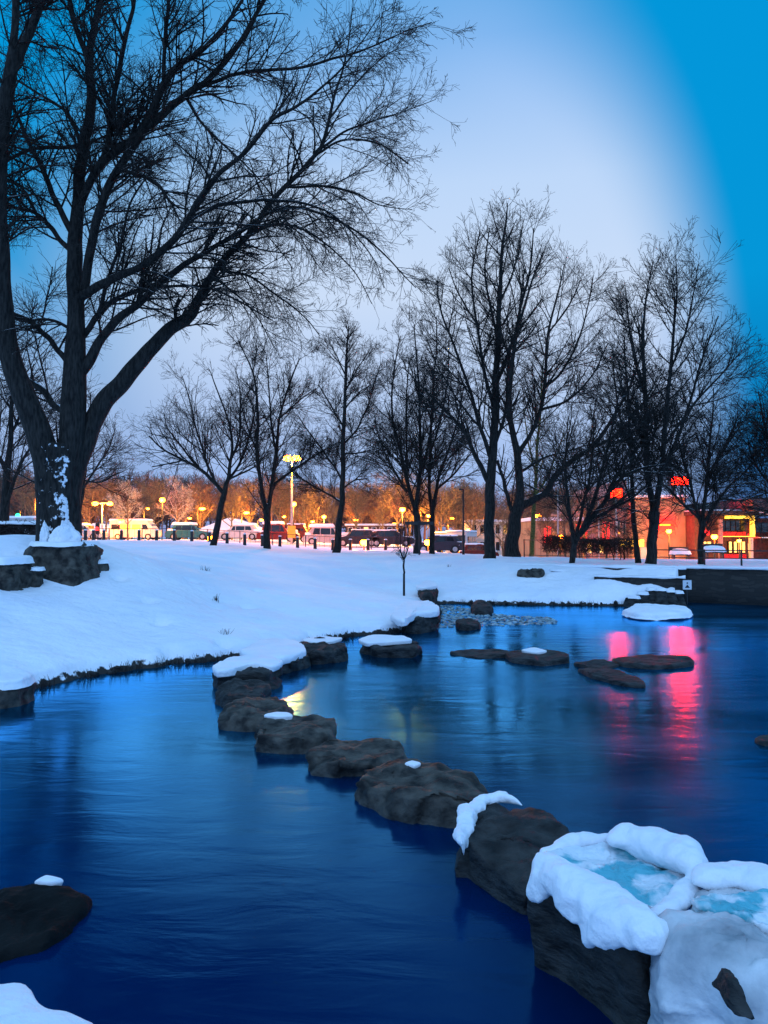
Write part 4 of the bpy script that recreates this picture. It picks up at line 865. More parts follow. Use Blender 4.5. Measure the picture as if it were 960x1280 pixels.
std('tiny multi-stemmed sapling sticking up from the open snow', 21.5,
    [[(505, 719, 3.2), (505, 705, 3), (505, 698, 2.6)], [(505, 700, 2.4), (500, 688, 2), (501, 672, 1.4), (498, 655, .8)], [(505, 700, 2.4), (510, 686, 2), (509, 670, 1.4), (512, 648, .8)], [(505, 702, 2), (506, 680, 1.4), (505, 655, .8)]], .25, .5, 27, name='sapling', n4=.5, rmin=.004)
# ------------------------------------------------------------------ far street trees (copies) and the distant wood
def small_tree(seed, mats, h=6.5):
    g = np.random.default_rng(seed); P3 = np.array([[0, 0, -.3], [.05, 0, h*.2], [0, .05, h*.38], [.1, 0, h*.62], [.05, 0, h*.9]]); P = catmull(P3, 14); rad = np.linspace(.16, .03, 14)
    bt_ = [(P[None], rad[None], 8)]
    c1 = children(P[None], rad[None], np.array([16]), h*.5, 48, .07, .6, 7, .10, (0, 0, .04), .30, g, .45, .3)
    c2 = children(c1[0], c1[1], np.full(16, 8), h*.22, 42, .03, .6, 5, .12, (0, 0, .05), .1, g)
    c3 = children(c2[0], c2[1], np.full(len(c2[0]), 7), h*.10, 40, .016, .7, 4, .13, (0, 0, .03), .1, g)
    c4 = children(c3[0], c3[1], np.full(len(c3[0]), 2), h*.05, 40, .012, .8, 3, .13, (0, 0, 0), .2, g)
    return bt_, [(c1[0], c1[1], 5), (c2[0], c2[1], 3), (c3[0], np.maximum(c3[1], .011), 3), (c4[0], np.maximum(c4[1], .010), 3)]
protos = []
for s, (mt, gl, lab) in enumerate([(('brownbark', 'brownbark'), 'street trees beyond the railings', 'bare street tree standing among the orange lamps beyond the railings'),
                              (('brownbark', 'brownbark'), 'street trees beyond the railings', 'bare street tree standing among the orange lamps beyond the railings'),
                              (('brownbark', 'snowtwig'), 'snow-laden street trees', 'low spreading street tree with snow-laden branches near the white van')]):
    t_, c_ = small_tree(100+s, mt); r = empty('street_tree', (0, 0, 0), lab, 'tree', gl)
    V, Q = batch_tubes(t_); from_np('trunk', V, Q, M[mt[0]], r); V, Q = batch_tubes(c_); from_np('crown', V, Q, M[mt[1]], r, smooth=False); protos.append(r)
used = [False]*3
def put_tree(k, px, D, sc, rz):
    o = protos[k] if not used[k] else copy_tree(protos[k]); used[k] = True
    x = (px-480)/F*D; o.location = (x, D, tz(x, D)); o.scale = (sc, sc, sc); o.rotation_euler = (0, 0, rz); return o
for px, D, sc in ((160, 72, .72), (222, 72, .78)): put_tree(2, px, D, sc, px)
for i, (px, D, sc) in enumerate([(40, 86, .9), (66, 92, 1), (112, 80, .85), (133, 82, .85), (192, 95, 1), (250, 84, .8), (290, 78, .75), (312, 82, .85), (350, 88, .95), (378, 84, .9), (396, 80, .8), (412, 90, .9), (445, 95, 1.05), (478, 82, .8), (496, 78, 1.0), (512, 84, 1.0), (552, 88, 1.15), (572, 92, 1.15), (592, 90, 1.1), (628, 60, .6), (684, 44, .5), (648, 85, .9), (706, 43, .55), (730, 45, .55), (757, 44, .5)]):
    put_tree(i % 2, px, D, sc, i*1.3)
def woods():
    g = np.random.default_rng(77); b1 = []; Ps = []; Rs = []
    n = 230
    px = np.concatenate([g.uniform(-60, 600, 190), g.uniform(600, 800, 40)]); D = g.uniform(104, 140, n); x = (px-480)/F*D
    H = np.interp(px, [-60, 60, 200, 330, 420, 520, 640, 800], [11, 10.6, 10.2, 9.6, 8.0, 8.2, 8.0, 9])*g.uniform(.82, 1.1, n)*D/118
    base = np.column_stack([x, D, np.full(n, .9)]); top = base+np.column_stack([g.normal(0, .4, n), g.normal(0, .4, n), H*.8])
    T = base[:, None]+(top-base)[:, None]*np.linspace(0, 1, 6)[None, :, None]; Rr = np.linspace(.2, .06, 6)[None].repeat(n, 0)
    c1 = children(T, Rr, np.full(n, 13), H*.42, 34, .09, .6, 5, .1, (0, 0, .06), .25, g)
    c2 = children(c1[0], c1[1], np.full(len(c1[0]), 7), 2.2, 38, .05, .6, 4, .12, (0, 0, .06), .1, g)
    c3 = children(c2[0], c2[1], np.full(len(c2[0]), 4), 1.0, 38, .03, .8, 3, .12, (0, 0, .04), .1, g)
    V, Q = batch_tubes([(T, Rr, 5), (c1[0], c1[1], 3), (c2[0], np.maximum(c2[1], .025), 3), (c3[0], np.maximum(c3[1], .022), 3)])
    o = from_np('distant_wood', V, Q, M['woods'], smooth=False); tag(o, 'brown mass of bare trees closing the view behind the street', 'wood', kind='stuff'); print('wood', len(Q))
woods()
# ------------------------------------------------------------------ lamps
SOD = (1, .36, .035)
def plight(parent, loc, e, c=SOD, r=.12):
    l = bpy.data.lights.new('bulb', 'POINT'); l.energy = e; l.color = c; l.shadow_soft_size = r
    o = bpy.data.objects.new('bulb', l); COL.objects.link(o); o.parent = parent; o.location = loc; return o
def lamp(px, py, D, label, kind='post', e=200, r=.22, group='street lamps with orange light'):
    p = W(px, py, D); gz = tz(p[0], p[1]); h = p[2]-gz
    o = empty('street_lamp' if kind != 'low' else 'path_lamp', (p[0], p[1], gz), label, 'lamp', group)
    if kind == 'tall':
        MB().cyl((0, 0, -.2), (0, 0, h), .11, .06, 12).build('pole', M['palemetal'], o, True)
        MB().cyl((-.42, 0, h+.06), (.42, 0, h+.06), .035).build('arm', M['palemetal'], o, True)
        for s in (-.36, .36):
            f = MB().box((s, 0, h+.16), (.5, .36, .10), .04).build('lantern', M['palemetal'], o); MB().ball((s, 0, h-.06), .33, (1.0, .9, .62)).build('bulb_cover', M['lamp_e'], f, True)
        MB().box((0, -.13, .95), (.62, .05, .95), .01).build('notice_board', M['signyellow'], o)
        plight(o, (0, -.5, h-.5), e*2.5, r=.2)
    elif kind == 'double':
        MB().cyl((0, 0, -.2), (0, 0, h), .07, .05, 10).build('pole', M['palemetal'], o, True)
        MB().cyl((-.7, 0, h), (.7, 0, h), .03).build('arm', M['palemetal'], o, True)
        for s in (-.7, .7): MB().ball((s, 0, h-.05), r, (1.2, 1, .7)).build('lantern', M['lampsoft_e'], o, True)
        plight(o, (0, -.4, h-.4), e*5)
    elif kind == 'arm':
        MB().cyl((0, 0, -.2), (0, 0, h), .07, .05, 10).build('pole', M['metal'], o, True)
        MB().cyl((0, 0, h), (.5, 0, h+.08), .03).build('arm', M['metal'], o, True); MB().ball((.5, 0, h), r, (1.5, .9, .6)).build('lantern', M['lampsoft_e'], o, True)
        plight(o, (.5, -.4, h-.35), e*5)
    else:
        MB().cyl((0, 0, -.2), (0, 0, h-r*.6), .05, .04, 10).build('pole', M['metal'], o, True)
        MB().ball((0, 0, h), r, (1, 1, .85)).build('globe', M['lampsoft_e'], o, True)
        MB().cyl((0, 0, h+r*.6), (0, 0, h+r*1.05), r*.95, r*.2, 12).build('cap', M['metal'], o, True)
        plight(o, (0, -.35, h-.1), e*(5 if kind != 'low' else 2))
    return o
lamp(365, 572, 60, 'tallest twin-headed lamp blazing orange above the parked cars', 'tall', 1500)
lamp(203, 625, 70, 'tall post lamp just right of the white van', 'post', 260, .26)
lamp(367, 630, 68, 'shorter post lamp right behind the tallest twin-headed one', 'post', 300, .24)
lamp(128, 629, 74, 'twin-globe lamp between the great trunk and the white van', 'double', 420, .26)
lamp(44, 623, 74, 'lamp glowing left of the great trunk near the green signal', 'arm', 380, .28)
lamp(151, 652, 78, 'large glowing globe lamp right above the white van roof', 'post', 300, .32)
lamp(263, 673, 52, 'low globe lamp beside the foot of the leaning tree', 'low', 70, .24, 'low path lamps')
lamp(455, 678, 46, 'low globe lamp in front of the dark parked cars', 'low', 70, .22, 'low path lamps')
lamp(535, 678, 46, 'low globe lamp between the trunks of the close pair', 'low', 70, .22, 'low path lamps')
lamp(503, 637, 76, 'lamp burning inside the bright orange tree crown left of the close pair', 'post', 900, .28)
lamp(405, 646, 78, 'lamp seen right of the tall twin-headed one, amid orange branches', 'post', 700, .2)
lamp(247, 636, 82, 'arm lamp just left of the leaning tree trunk', 'arm', 350, .22)
lamp(302, 641, 80, 'arm lamp between the leaning tree and the forked tree', 'arm', 500, .2)
lamp(470, 672, 86, 'faint lamp behind the dark parked cars', 'post', 400, .14)
lamp(535, 645, 84, 'lamp hidden behind the right trunk of the close pair', 'post', 700, .2)
lamp(663, 645, 55, 'arm lamp between the tallest tree and the long-limbed tree', 'arm', 120, .2)
lamp(585, 662, 84, 'lamp behind the white bus', 'post', 500, .16)
lamp(700, 671, 45, 'globe lamp glowing above the clipped hedge', 'post', 60, .17)
lamp(836, 664, 46, 'lamp on the yellow-lit wall beside the red sign', 'post', 60, .15)
lamp(893, 671, 44, 'star-bright lamp in front of the glazed building', 'post', 40, .17)
lamp(924, 676, 46, 'small pale lamp at the corner of the dark building', 'post', 20, .12)
for q_, (a_, b_, lab_) in enumerate([(85, 640, 'far lamp glowing against the brown wood right of the great trunk'), (180, 636, 'far lamp glowing against the wood above the minibus roof'), (232, 648, 'far lamp glowing behind the teal car'), (322, 650, 'far lamp glowing behind the forked tree trunk'),
        (350, 646, 'far lamp glowing left of the tallest twin-headed lamp'), (386, 652, 'far lamp glowing just right of the tallest twin-headed lamp'), (440, 650, 'far lamp glowing over the brick building'), (488, 655, 'far lamp glowing low in the orange crowns'), (560, 648, 'far lamp glowing behind the smaller white bus'), (606, 655, 'far lamp glowing behind the tallest trunk')]):
    lamp(a_, b_, 99+q_*.3, lab_, 'arm', 620, .18)
pl = W(579, 612, 34); gz = tz(pl[0], 34); po = empty('unlit_lamp_post', (pl[0], 34, gz), 'slim dark unlit lamp post beside the white bus', 'lamp')
MB().cyl((0, 0, -.2), (0, 0, pl[2]-gz), .06, .04, 10).build('pole', M['metal'], po, True); MB().box((-.08, 0, pl[2]-gz), (.26, .14, .06), .02).build('lamp_head', M['metal'], po)
# signals
for px, py, mt, lab in ((23, 645, 'green_e', 'traffic signal showing green at the left edge'), (122, 661, 'red_e', 'traffic signal showing red left of the white van')):
    p = W(px, py, 66); g_ = tz(p[0], 66); h = p[2]-g_; o = empty('traffic_light', (p[0], 66, g_), lab, 'traffic light')
    MB().cyl((.0, .1, -.2), (0, .1, h+.6), .05).build('pole', M['metal'], o, True); MB().box((0, 0, h), (.34, .22, .95), .04).build('housing', M['metal'], o)
    MB().ball((0, -.12, h-.0), .22 if mt == 'green_e' else .15, (1, .4, 1)).build('lens', M[mt], o, True); 
# finger sign on the twin tree
p = W(524, 654, 33.5); o = empty('signpost', (p[0], 33.5, tz(p[0], 33.5)), 'dark finger signpost with two blades crossing the left trunk of the close pair', 'sign'); h = p[2]-o.location.z
MB().cyl((0, 0, -.2), (0, 0, h+.12), .035).build('pole', M['metal'], o, True)
for s in (-1, 1): MB().box((s*.32, -.03, h), (.6, .03, .14), .005).build('blade', M['metal'], o)
# ------------------------------------------------------------------ railings, bollards, hedges
def bollard_row():
    proto = None
    for px in list(range(130, 500, 22))+[107, 117]:
        D = 45; x = (px-480)/F*D; z = tz(x, D)
        if proto is None:
            proto = empty('bollard', (x, D, z), 'short dark bollard with a snow cap in the row before the parked cars', 'bollard', 'bollards along the far edge of the lawn')
            MB().cyl((0, 0, -.1), (0, 0, .62), .10, .09, 12).build('post', M['metal'], proto, True); MB().ball((0, 0, .62), .10, (1, 1, .5)).build('snow_cap', M['snow'], proto, True)
        else: c = copy_tree(proto); c.location = (x, D, z)
bollard_row()
def railing(label, pts, h, bar, top_only=False, postd=2.2, name='railing'):
    o = empty(name, (pts[0][0], pts[0][1], tz(*pts[0])), label, 'fence'); O = np.array(o.location)
    for (a, b) in zip(pts[:-1], pts[1:]):
        a = np.array(a); b = np.array(b); L_ = np.hypot(*(b-a)); n = max(1, round(L_/postd)); rail = MB(); bars = MB()
        prev = None
        for i in range(n+1):
            p = a+(b-a)*i/n; z = tz(*p); q = np.array([p[0], p[1], z])-O
            if i < n or b is pts[-1]: MB().cyl(q+[0, 0, -.1], q+[0, 0, h], .03, .03, 8).build('post', M['metal'], o, True)
            if prev is not None:
                rail.cyl(prev+[0, 0, h-.03], q+[0, 0, h-.03], .018, n=6)
                rail.cyl(prev+[0, 0, .12 if not top_only else h*.45], q+[0, 0, .12 if not top_only else h*.45], .014, n=6)
            prev = q
        rail.build('rail', M['metal'], o, True)
        if not top_only:
            m = int(L_/bar)
            for i in range(m):
                p = a+(b-a)*i/m; z = tz(*p); q = np.array([p[0], p[1], z])-O; bars.cyl(q+[0, 0, .1], q+[0, 0, h-.03], .009, n=5)
            bars.build('bars', M['metal'], o, True)
    return o
railing('thin dark metal railing with upright bars running behind the bollards', [wpt(96, 48), wpt(300, 48), wpt(505, 48)], .78, .32)
railing('dark metal railing running in front of the clipped hedge and the theatre', [wpt(655, 36), wpt(720, 34), wpt(800, 31)], .85, .3)
railing('low two-bar guard rail on top of the stone wall at right', [wpt(812, 26), wpt(880, 25), wpt(975, 23.6), wpt(1100, 22)], .5, 1, True, 1.3)
def hedge(label, x0, x1, D, h, dep, seed, snow=True):
    g = np.random.default_rng(seed); w = x1-x0; z = min(tz(x0, D), tz(x1, D)); o = empty('hedge', ((x0+x1)/2, D, z), label, 'hedge')
    n = int(w*1900*h*dep); P = np.column_stack([g.uniform(-w/2, w/2, n), g.uniform(-dep/2, dep/2, n), h*(.28+.72*g.uniform(0, 1, n)**.7)]); d = g.normal(size=(n, 3)); d /= np.linalg.norm(d, axis=1)[:, None]
    T = P[:, None]+d[:, None]*np.linspace(0, .16, 3)[None, :, None]; V, Q = batch_tubes([(T, np.full((n, 3), .008), 3)]); from_np('twigs', V, Q, M['hedge'], o, False)
    m = int(w*3); st = np.column_stack([g.uniform(-w/2, w/2, m), g.uniform(-dep/3, dep/3, m), np.full(m, -.1)]); T = st[:, None]+np.array([0, 0, 1])*np.linspace(0, h*.8, 4)[None, :, None]+g.normal(0, .03, (m, 4, 3))
    V, Q = batch_tubes([(T, np.full((m, 4), .022), 5)]); from_np('stems', V, Q, M['hedge'], o)
    if snow:
        N_ = int(w*8); V = []; 
        for i in range(N_+1):
            x = -w/2+w*i/N_
            for j in range(7):
                y = -dep/2+dep*j/6; V.append((x, y, h+.02+.05*math.sin(math.pi*j/6)+.03*mn.noise(Vector((x*3, y*3, seed)))))
        Q = [[i*7+j, (i+1)*7+j, (i+1)*7+j+1, i*7+j+1] for i in range(N_) for j in range(6)]
        k = from_np('snow_layer', V, Q, M['snow'], o); so_ = k.modifiers.new('thick', 'SOLIDIFY'); so_.thickness = .05
    return o
hedge('long clipped dark hedge with a snow layer at the left edge', wpt(-120, 22)[0], wpt(54, 22)[0], 22, .72, .7, 3)
hedge('clipped bare-stemmed hedge behind the crooked tree', wpt(679, 33)[0], wpt(715, 33)[0], 33, .95, .7, 4, False)
hedge('clipped bare-stemmed hedge right of the crooked tree', wpt(722, 31.5)[0], wpt(792, 31.5)[0], 31.5, .85, .7, 5, False)
# ------------------------------------------------------------------ vehicles
def car(px, D, L_, Hh, paint, label, kind='car', snow=.12, rz=0, group='vehicles parked along the street', name='parked_car', Wd=1.75):
    x = (px-480)/F*D; z = tz(x, D); o = empty(name, (x, D, z), label, 'car' if kind == 'car' else 'van', group, rz)
    l = L_/2
    if kind == 'car':
        low = [(-l, .3), (-l, .62), (-l*.93, .84), (-l*.45, .93), (l*.48, .90), (l*.93, .76), (l, .58), (l, .3), (l*.9, .22), (-l*.9, .22)]
        cab = [(-l*.88, .84), (-l*.60, Hh-.06), (-l*.45, Hh), (l*.12, Hh), (l*.22, Hh-.05), (l*.52, .86)]
    else:
        low = [(-l, .35), (-l, 1.0), (l*.97, 1.0), (l, .7), (l, .35), (l*.9, .25), (-l*.9, .25)]
        cab = [(-l*.995, .98), (-l*.98, Hh-.15), (-l*.93, Hh), (l*.45, Hh), (l*.58, Hh-.08), (l*.90, .98)]
    b = MB(); b.prism(low, -Wd/2, Wd/2); c = MB(); c.prism(cab, -Wd/2+.12, Wd/2-.12)
    bo = b.build('body', paint, o); mo = bo.modifiers.new('bevel', 'BEVEL'); mo.width = .05; mo.segments = 2
    cb = c.build('cabin', paint, o); mo = cb.modifiers.new('bevel', 'BEVEL'); mo.width = .04; mo.segments = 2
    zb, zt = (.92, Hh-.14) if kind == 'car' else (1.08, Hh-.42)
    for s in (-1, 1):
        y = s*(Wd/2-.12+.004); segs = [(-.60, -.30), (-.27, .12), (.15, .34)] if kind == 'car' else [(-.9, -.55), (-.5, -.12), (-.06, .30), (.36, .62)]
        for i, (a, e) in enumerate(segs):
            tp = 0 if kind != 'car' else (.08 if i == 0 else 0); te = .10 if i == len(segs)-1 else 0
            MB().prism([(a*l, zb), ((a+tp)*l, zt), ((e-te)*l, zt), (e*l, zb)], y-.006, y+.006).build('window', M['window_g'] if (kind == 'van' and i in (1, 2) and snow > .15) else M['glass'], o)
    f = MB(); xw = (.55 if kind == 'car' else .93)*l
    MB().box((l*.37 if kind == 'car' else l*.745, 0, (zb+zt)/2+.02), (.03, Wd-.42, (zt-zb)*1.15), 0).build('windscreen', M['glass'], o).rotation_euler = (0, 0, 0)
    for sx in (-.62, .62):
        for sy in (-1, 1):
            w = MB().cyl((sx*l, sy*(Wd/2-.2), .32), (sx*l, sy*(Wd/2+.01), .32), .32, .32, 18).build('wheel', M['rubber'], o, False); MB().cyl((sx*l, sy*(Wd/2+.012), .32), (sx*l, sy*(Wd/2+.022), .32), .19, .17, 12).build('rim', M['greypaint'], w)
    for sy in (-.6, .6):
        MB().ball((l-.02, sy, .66), .10, (.5, 1.4, .7)).build('headlight', M['whitepaint'], o, True); MB().box((-l-.005, sy, .72), (.03, .28, .13), .01).build('tail_light', M['redpanel'], o)
    if snow:
        a, e = ((-.70, .20) if kind == 'car' else (-.98, .55)); ol = [(a*l, -Wd*.40), (e*l, -Wd*.40), (e*l+.12, 0), (e*l, Wd*.40), (a*l, Wd*.40), (a*l-.05, 0)]
        slab_mesh('snow_cap', ol, Hh+snow, Hh-.05, M['snow'], o, bev=snow*.7, amp=.02, freq=1.5, seed=int(px), N=40, nt=5, ns=3)
        if kind == 'car':
            for a, e, zz in ((.48, .9, .86), (-.9, -.66, .86)):
                slab_mesh('snow_layer', [(a*l, -Wd*.42), (e*l, -Wd*.42), (e*l, Wd*.42), (a*l, Wd*.42)], zz+snow*.9, zz-.25, M['snow'], o, bev=.05, amp=.02, freq=1.5, seed=int(px)+1, N=30, nt=4, ns=3)
    return o
car(170, 80, 5.0, 2.0, M['whitepaint'], 'white minibus with dark windows and a snowy roof behind the railing', 'van', .16, 0, name='minibus', Wd=1.95)
car(28, 60, 4.2, 1.75, M['greypaint'], 'pale van with a snowy roof behind the long hedge at left', 'van', .12, 0, name='parked_van')
car(238, 72, 4.3, 1.45, M['tealpaint'], 'teal car under deep snow beside the leaning tree', 'car', .2)
car(104, 74, 4.2, 1.45, M['greypaint'], 'silver car just right of the great trunk', 'car', .15)
car(300, 74, 4.2, 1.45, M['whitepaint'], 'snow-covered white car between the leaning and the forked tree', 'car', .18, math.pi)
car(348, 68, 3.6, 1.6, M['darkred'], 'car buried in snow with a dark red sill right of the forked tree', 'car', .22)
car(373, 74, 1.9, 1.75, M['darkred'], 'short dark red van seen end-on under the tallest lamp', 'van', .06, 0, name='parked_van', Wd=1.8)
car(410, 68, 4.3, 1.6, M['greypaint'], 'long car under thick orange-lit snow left of the narrow tree', 'car', .26)
car(447, 66, 3.9, 1.45, M['darkpaint'], 'dark car directly behind the low lamp and right of the narrow tree', 'car', .03, math.pi)
car(469, 74, 4.0, 1.4, M['darkred'], 'dark red car between two dark cars', 'car', .04)
car(489, 66, 4.0, 1.42, M['darkpaint'], 'dark blue car at the right end of the dark trio', 'car', .05)
car(548, 60, 3.9, 1.38, M['darkpaint'], 'dark low car in front of the white bus', 'car', .05, math.pi)
car(597, 66, 3.4, 1.45, M['darkred'], 'small dark car left of the tallest trunk', 'car', .06)
def bus(px, D, w, h, label, rz):
    x = (px-480)/F*D; z = tz(x, D); o = empty('bus', (x, D, z), label, 'bus', 'white buses', rz)
    b = MB().box((0, 4, h/2+.2), (w, 8, h-.3), .12).build('body', M['whitepaint'], o)
    MB().box((0, -.01, h*.70), (w*.86, .04, h*.30), .02).build('windscreen', M['glass'], o); MB().box((0, -.015, h*.42), (w*.8, .03, h*.14), .01).build('grille', M['plaster'], o)
    for s in (-1, 1):
        for k in range(4): MB().box((s*w/2, 1.5+k*1.75, h*.68), (.04, 1.5, h*.26), .02).build('window', M['glass'], o)
        MB().box((s*w*.36, -.02, .65), (.3, .06, .16), .02).build('headlight', M['signwhite'], o)
        MB().box((s*(w/2+.16), -.1, h*.72), (.14, .08, .4), .03).build('wing_mirror', M['metal'], o)
        for y in (1.6, 6.3): MB().cyl((s*(w/2-.28), y, .45), (s*(w/2+.01), y, .45), .45, .45, 18).build('wheel', M['rubber'], o)
    slab_mesh('snow_cap', [(-w/2, .1), (w/2, .1), (w/2, 7.9), (-w/2, 7.9)], h+.15, h+.02, M['snow'], o, bev=.07, amp=.02, freq=1, N=30, nt=4, ns=2)
bus(570, 76, 2.1, 2.45, 'white bus seen nearly head-on with a big dark windscreen', R(-14)); bus(553, 84, 2.0, 2.2, 'smaller white bus behind and left of the head-on one', R(-20))
# ------------------------------------------------------------------ buildings
def building(name, label, px0, px1, pyt, D, mat, rows, cols, depth=8, gable=0, lit=(), roofm='roof', zg=None, snowroof=True):
    x0, x1 = (px0-480)/F*D, (px1-480)/F*D; zt = W(px0, pyt, D)[2]; zb = (tz((x0+x1)/2, D) if zg is None else zg)-.1; h = zt-zb; w = x1-x0
    o = empty(name, ((x0+x1)/2, D, zb), label, 'building')
    MB().box((0, depth/2, h/2), (w, depth, h)).build('wall', M[mat], o)
    if gable:
        MB().prism([(-w/2-.2, h), (w/2+.2, h), (w/2+.2, h+.15), (0, h+gable), (-w/2-.2, h+.15)], -.25, depth+.2).build('roof', M['snow'] if snowroof else M[roofm], o)
    else: MB().box((0, depth/2, h+.12), (w+.4, depth+.4, .24), .03).build('roof', M['snow'] if snowroof else M[roofm], o)
    for r in range(rows):
        for c in range(cols):
            wx = -w/2+w*(c+.5)/cols; wz = h*(r+.55)/rows; ww = min(w/cols*.5, 1.3); wh = min(h/rows*.5, 1.5)
            f = MB().box((wx, -.02, wz), (ww+.14, .08, wh+.14), .01).build('window', M['whitepaint'], o); MB().box((wx, -.065, wz), (ww, .02, wh)).build('pane', M['window_e'] if (r, c) in lit else M['glass'], f)
    return o
building('house', 'pale house with a snowy gable seen between the leaning and the forked tree', 250, 322, 663, 98, 'plaster', 1, 5, gable=1.6, lit={(0, 1)})
building('brick_building', 'long low red-brown brick building behind the dark parked cars', 433, 502, 657, 100, 'brick', 2, 7, lit={(0, 5), (1, 2)})
building('house', 'pale house left of the great trunk behind the signals', 20, 66, 664, 100, 'plaster', 1, 3, gable=1.4)
building('house', 'low snowy-roofed house between the great trunk and the minibus', 96, 138, 667, 98, 'plaster', 1, 3, gable=1.3, lit={(0, 1)})
building('house', 'orange-lit pale building behind the tallest lamp', 335, 400, 668, 100, 'plaster', 1, 6, lit={(0, 3)})
building('office_block', 'orange-lit pale block between the bus and the tallest trunk', 588, 656, 652, 92, 'plaster', 2, 7, lit={(0, 2), (1, 4)})
# theatre group at right, on the lower ground
TD = 50
def tb(px): return (px-480)/F*TD
def tzc(py): return W(500, py, TD)[2]
zg = tz(tb(820), TD)
th = empty('theatre', (tb(790), TD, zg), 'large pale theatre with red banners, red neon signs and a yellow-lit side wall', 'building')
def tbox(nm, px0, px1, py0, py1, y0, y1, mat, par=th, bev=0):
    z0, z1 = tzc(py1)-zg, tzc(py0)-zg; return MB().box(((tb(px0)+tb(px1))/2-tb(790), (y0+y1)/2, (z0+z1)/2), (tb(px1)-tb(px0), y1-y0, z1-z0), bev).build(nm, M[mat], par)
tbox('wall', 672, 742, 650, 705, 2, 12, 'theatreplaster'); tbox('roof', 668, 742, 646, 650.2, 1.6, 12.2, 'snow')
tbox('wall', 742.2, 790, 636, 705, 1, 14, 'pinkplaster'); tbox('wall', 790.2, 857, 622, 705, 0, 14, 'theatreplaster')
MB().prism([(tb(742)-tb(790), tzc(636)-zg), (tb(790)-tb(790), tzc(636)-zg), (0, tzc(600)-zg), (tb(786)-tb(790), tzc(598)-zg)], 1, 13).build('gable', M['pinkplaster'], th)
tbox('roof', 789, 858, 619, 621.9, -.3, 14, 'snow')
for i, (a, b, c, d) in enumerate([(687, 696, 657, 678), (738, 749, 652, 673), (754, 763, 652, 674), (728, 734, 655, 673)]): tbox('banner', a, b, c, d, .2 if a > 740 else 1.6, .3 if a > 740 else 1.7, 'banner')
for a, b in ((737, 744), (752, 759), (776, 780), (783, 787)): 
    f = tbox('window', a, b, 678 if a < 770 else 650, 692 if a < 770 else 668, .8, .99, 'whitepaint'); tbox('pane', a+.8, b-.8, 679 if a < 770 else 651, 691 if a < 770 else 667, .74, .79, 'window_e' if a < 760 else 'glass', f)
tbox('yellow_canopy', 774, 797, 674, 683, -1.2, -.02, 'yellow_e')
tbox('door', 800, 808, 684, 700, -.08, -.01, 'whitepaint')
tbox('neon_sign', 821, 842, 650, 655, -.35, -.05, 'redsign'); tbox('neon_sign', 819, 840, 657.5, 663, -.35, -.05, 'redsign'); tbox('neon_sign', 820, 836, 655.3, 657.2, -.3, -.05, 'orangesign')
tbox('neon_sign', 766, 780, 611, 621, .30, .34, 'towersign'); tbox('sign_light_shield', 765, 781, 609.5, 622.5, .345, .9, 'metal'); tbox('sign_mast', 771, 773, 621, 640, .5, .9, 'metal')  # metal backing added to keep the sign's red glow off the walls
tbox('neon_sign', 838, 858, 597, 606, -.34, -.30, 'towersign'); tbox('sign_light_shield', 837, 859, 595.5, 607.5, -.295, .3, 'metal'); tbox('sign_mast', 842, 843.5, 604, 622, -.1, .2, 'metal'); tbox('sign_mast', 852, 853.5, 604, 622, -.1, .2, 'metal')  # backing added here too, so the roof sign shines only forward
for px, py, e in ((830, 652, 6),):
    plight(th, (tb(px)-tb(790), -1.0, tzc(py)-zg), e, (1, .05, .03), .35)
plight(th, (tb(815)-tb(790), -4.0, tzc(686)-zg), 260, (1, .42, .06), .3)  # point lights without fittings, added to light the theatre walls
plight(th, (tb(842)-tb(790), -3.0, tzc(688)-zg), 110, (1, .45, .06), .3)
plight(th, (tb(700)-tb(790), -3.0, tzc(665)-zg), 60, (1, .3, .2), .3)
gl = empty('glazed_building', (tb(895), TD-2, zg), 'two-storey glazed building outlined with a bright yellow strip under its roof', 'building')
def gbox(nm, px0, px1, py0, py1, y0, y1, mat, par=gl, bev=0, cx=895):
    z0, z1 = tzc(py1)-zg, tzc(py0)-zg; return MB().box(((tb(px0)+tb(px1))/2-tb(cx), (y0+y1)/2, (z0+z1)/2), (tb(px1)-tb(px0), y1-y0, z1-z0), bev).build(nm, M[mat], par)
gbox('wall', 857.5, 922, 645, 702, .6, 10, 'brick'); gbox('roof', 855, 925, 640, 644.8, -.6, 10, 'roof'); gbox('snow_layer', 856, 924, 638.6, 639.9, -.5, 9.8, 'snow')
gbox('light_strip', 888, 920.5, 646, 649.3, -.5, -.1, 'yellow_e'); gbox('light_strip', 918, 920.6, 649.5, 671, -.5, -.1, 'yellow_e')
for k in range(5): 
    a = 887+k*6.2; f = gbox('upper_window', a, a+5.4, 651, 664, .45, .58, 'metal'); gbox('pane', a+.3, a+5.1, 651.6, 663.4, .38, .44, 'glass', f)
gbox('panel', 886, 917, 665, 670, .3, .58, 'redpanel'); gbox('light_strip', 886, 917, 670.3, 671, -.2, .1, 'yellow_e')
for k, (a, b) in enumerate(((866, 869), (871, 874.5), (886, 889), (897, 899.5), (903, 905.5), (908, 911), (913, 915.5))): f = gbox('window', a-.4, b+.4, 676.5, 690.5, .4, .59, 'metal'); gbox('pane', a, b, 677, 690, .3, .39, 'window_e', f)
gbox('panel', 886, 916, 692, 699, .2, .58, 'redpanel'); gbox('panel', 862, 872, 663, 669, .2, .58, 'banner'); gbox('window', 863, 868, 652, 656, .3, .58, 'window_e')
gbox('column', 917, 920, 672, 702, -.3, 0, 'plaster'); gbox('column', 880.5, 884, 650, 702, -.3, 0, 'pinkplaster')
plight(gl, (tb(900)-tb(895), -1.5, tzc(668)-zg), 45, (1, .5, .12), .2)
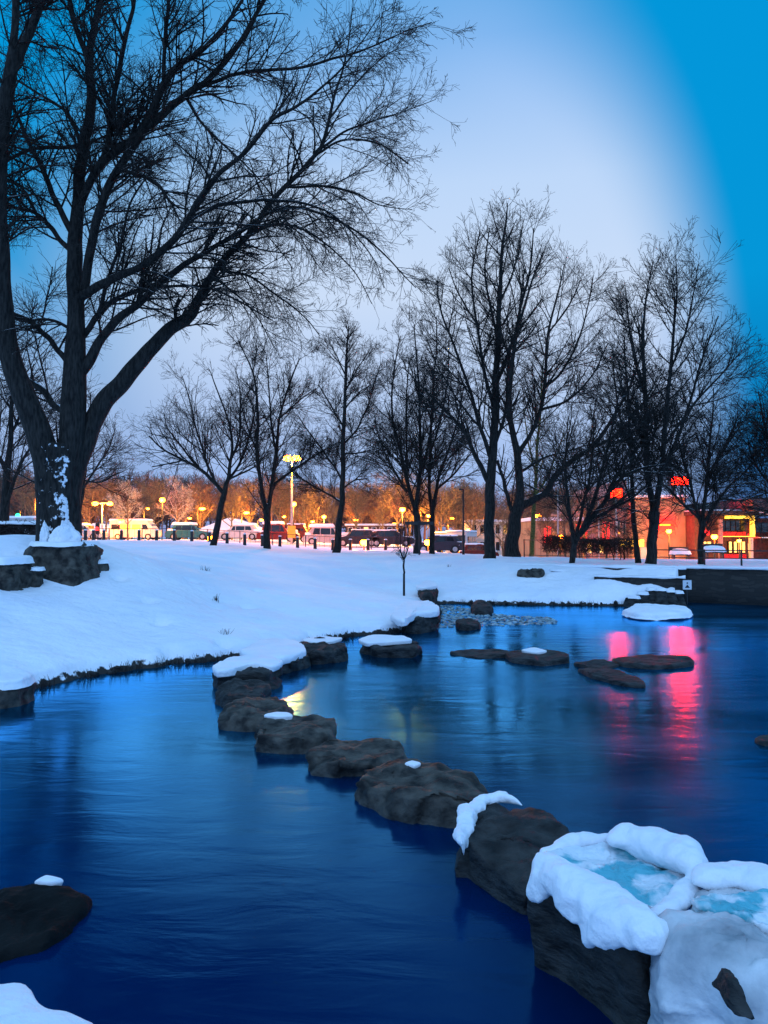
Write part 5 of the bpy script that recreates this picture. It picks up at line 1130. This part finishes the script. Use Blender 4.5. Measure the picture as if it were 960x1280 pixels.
db = empty('dark_building', (tb(960), TD-1, zg), 'dark brick building with a deep flat roof at the right edge', 'building')
k = dict(par=db, cx=960)
gbox('wall', 922.5, 1010, 648, 702, .5, 12, 'brick', **k); gbox('roof', 905, 1040, 626, 641, -3, 14, 'roof', **k); gbox('snow_layer', 925, 1038, 641.3, 643.5, -1.5, 0, 'snow', **k)
f = gbox('window', 936, 953, 653, 666, .3, .48, 'metal', **k); gbox('pane', 937, 943.6, 654, 665, .2, .29, 'glass', f, cx=960); gbox('pane', 944.6, 952, 654, 665, .2, .29, 'glass', f, cx=960)
gbox('ledge', 936, 956, 671.3, 672.5, -.6, .48, 'snow', **k); gbox('neon_sign', 921, 929, 668, 669.5, -.2, .3, 'redsign', **k); gbox('pilaster', 956, 962, 657, 702, -.2, .48, 'brick', **k)
gbox('window', 927, 929, 679, 690, .3, .48, 'window_e', **k)
# snow heaps / covered benches by the theatre
for px, D, lab in ((892, 40, 'snow-heaped round bench in front of the glazed building'), (850, 44, 'snow-heaped bench beside the yellow-lit wall')):
    x = (px-480)/F*D; z = tz(x, D); o = empty('bench', (x, D, z), lab, 'bench')
    for s in (-.4, .4): MB().box((s, 0, .2), (.06, .4, .45)).build('leg', M['metal'], o)
    MB().box((0, 0, .45), (1.1, .45, .06), .01).build('seat', M['metal'], o); MB().box((0, .22, .72), (1.1, .05, .35), .01).build('backrest', M['metal'], o)
    slab_mesh('snow_cap', [(-.5, -.2), (.5, -.2), (.52, .18), (-.52, .18)], .72, .47, M['snow'], o, bev=.12, amp=.03, N=30, nt=4, ns=3, dome=.08)
# flag poles in front of the theatre
for i, (px, pt, D) in enumerate(((697, 606, 42), (748, 628, 43), (770, 625, 42))):
    p = W(px, pt, D); z = tz(p[0], D); o = empty('flagpole', (p[0], D, z), 'thin pale bare flagpole before the theatre', 'pole', 'flagpoles before the theatre')
    MB().cyl((0, 0, -.2), (0, 0, p[2]-z), .05, .03, 8).build('pole', M['palemetal'], o, True); MB().ball((0, 0, p[2]-z), .06).build('finial', M['palemetal'], o, True)
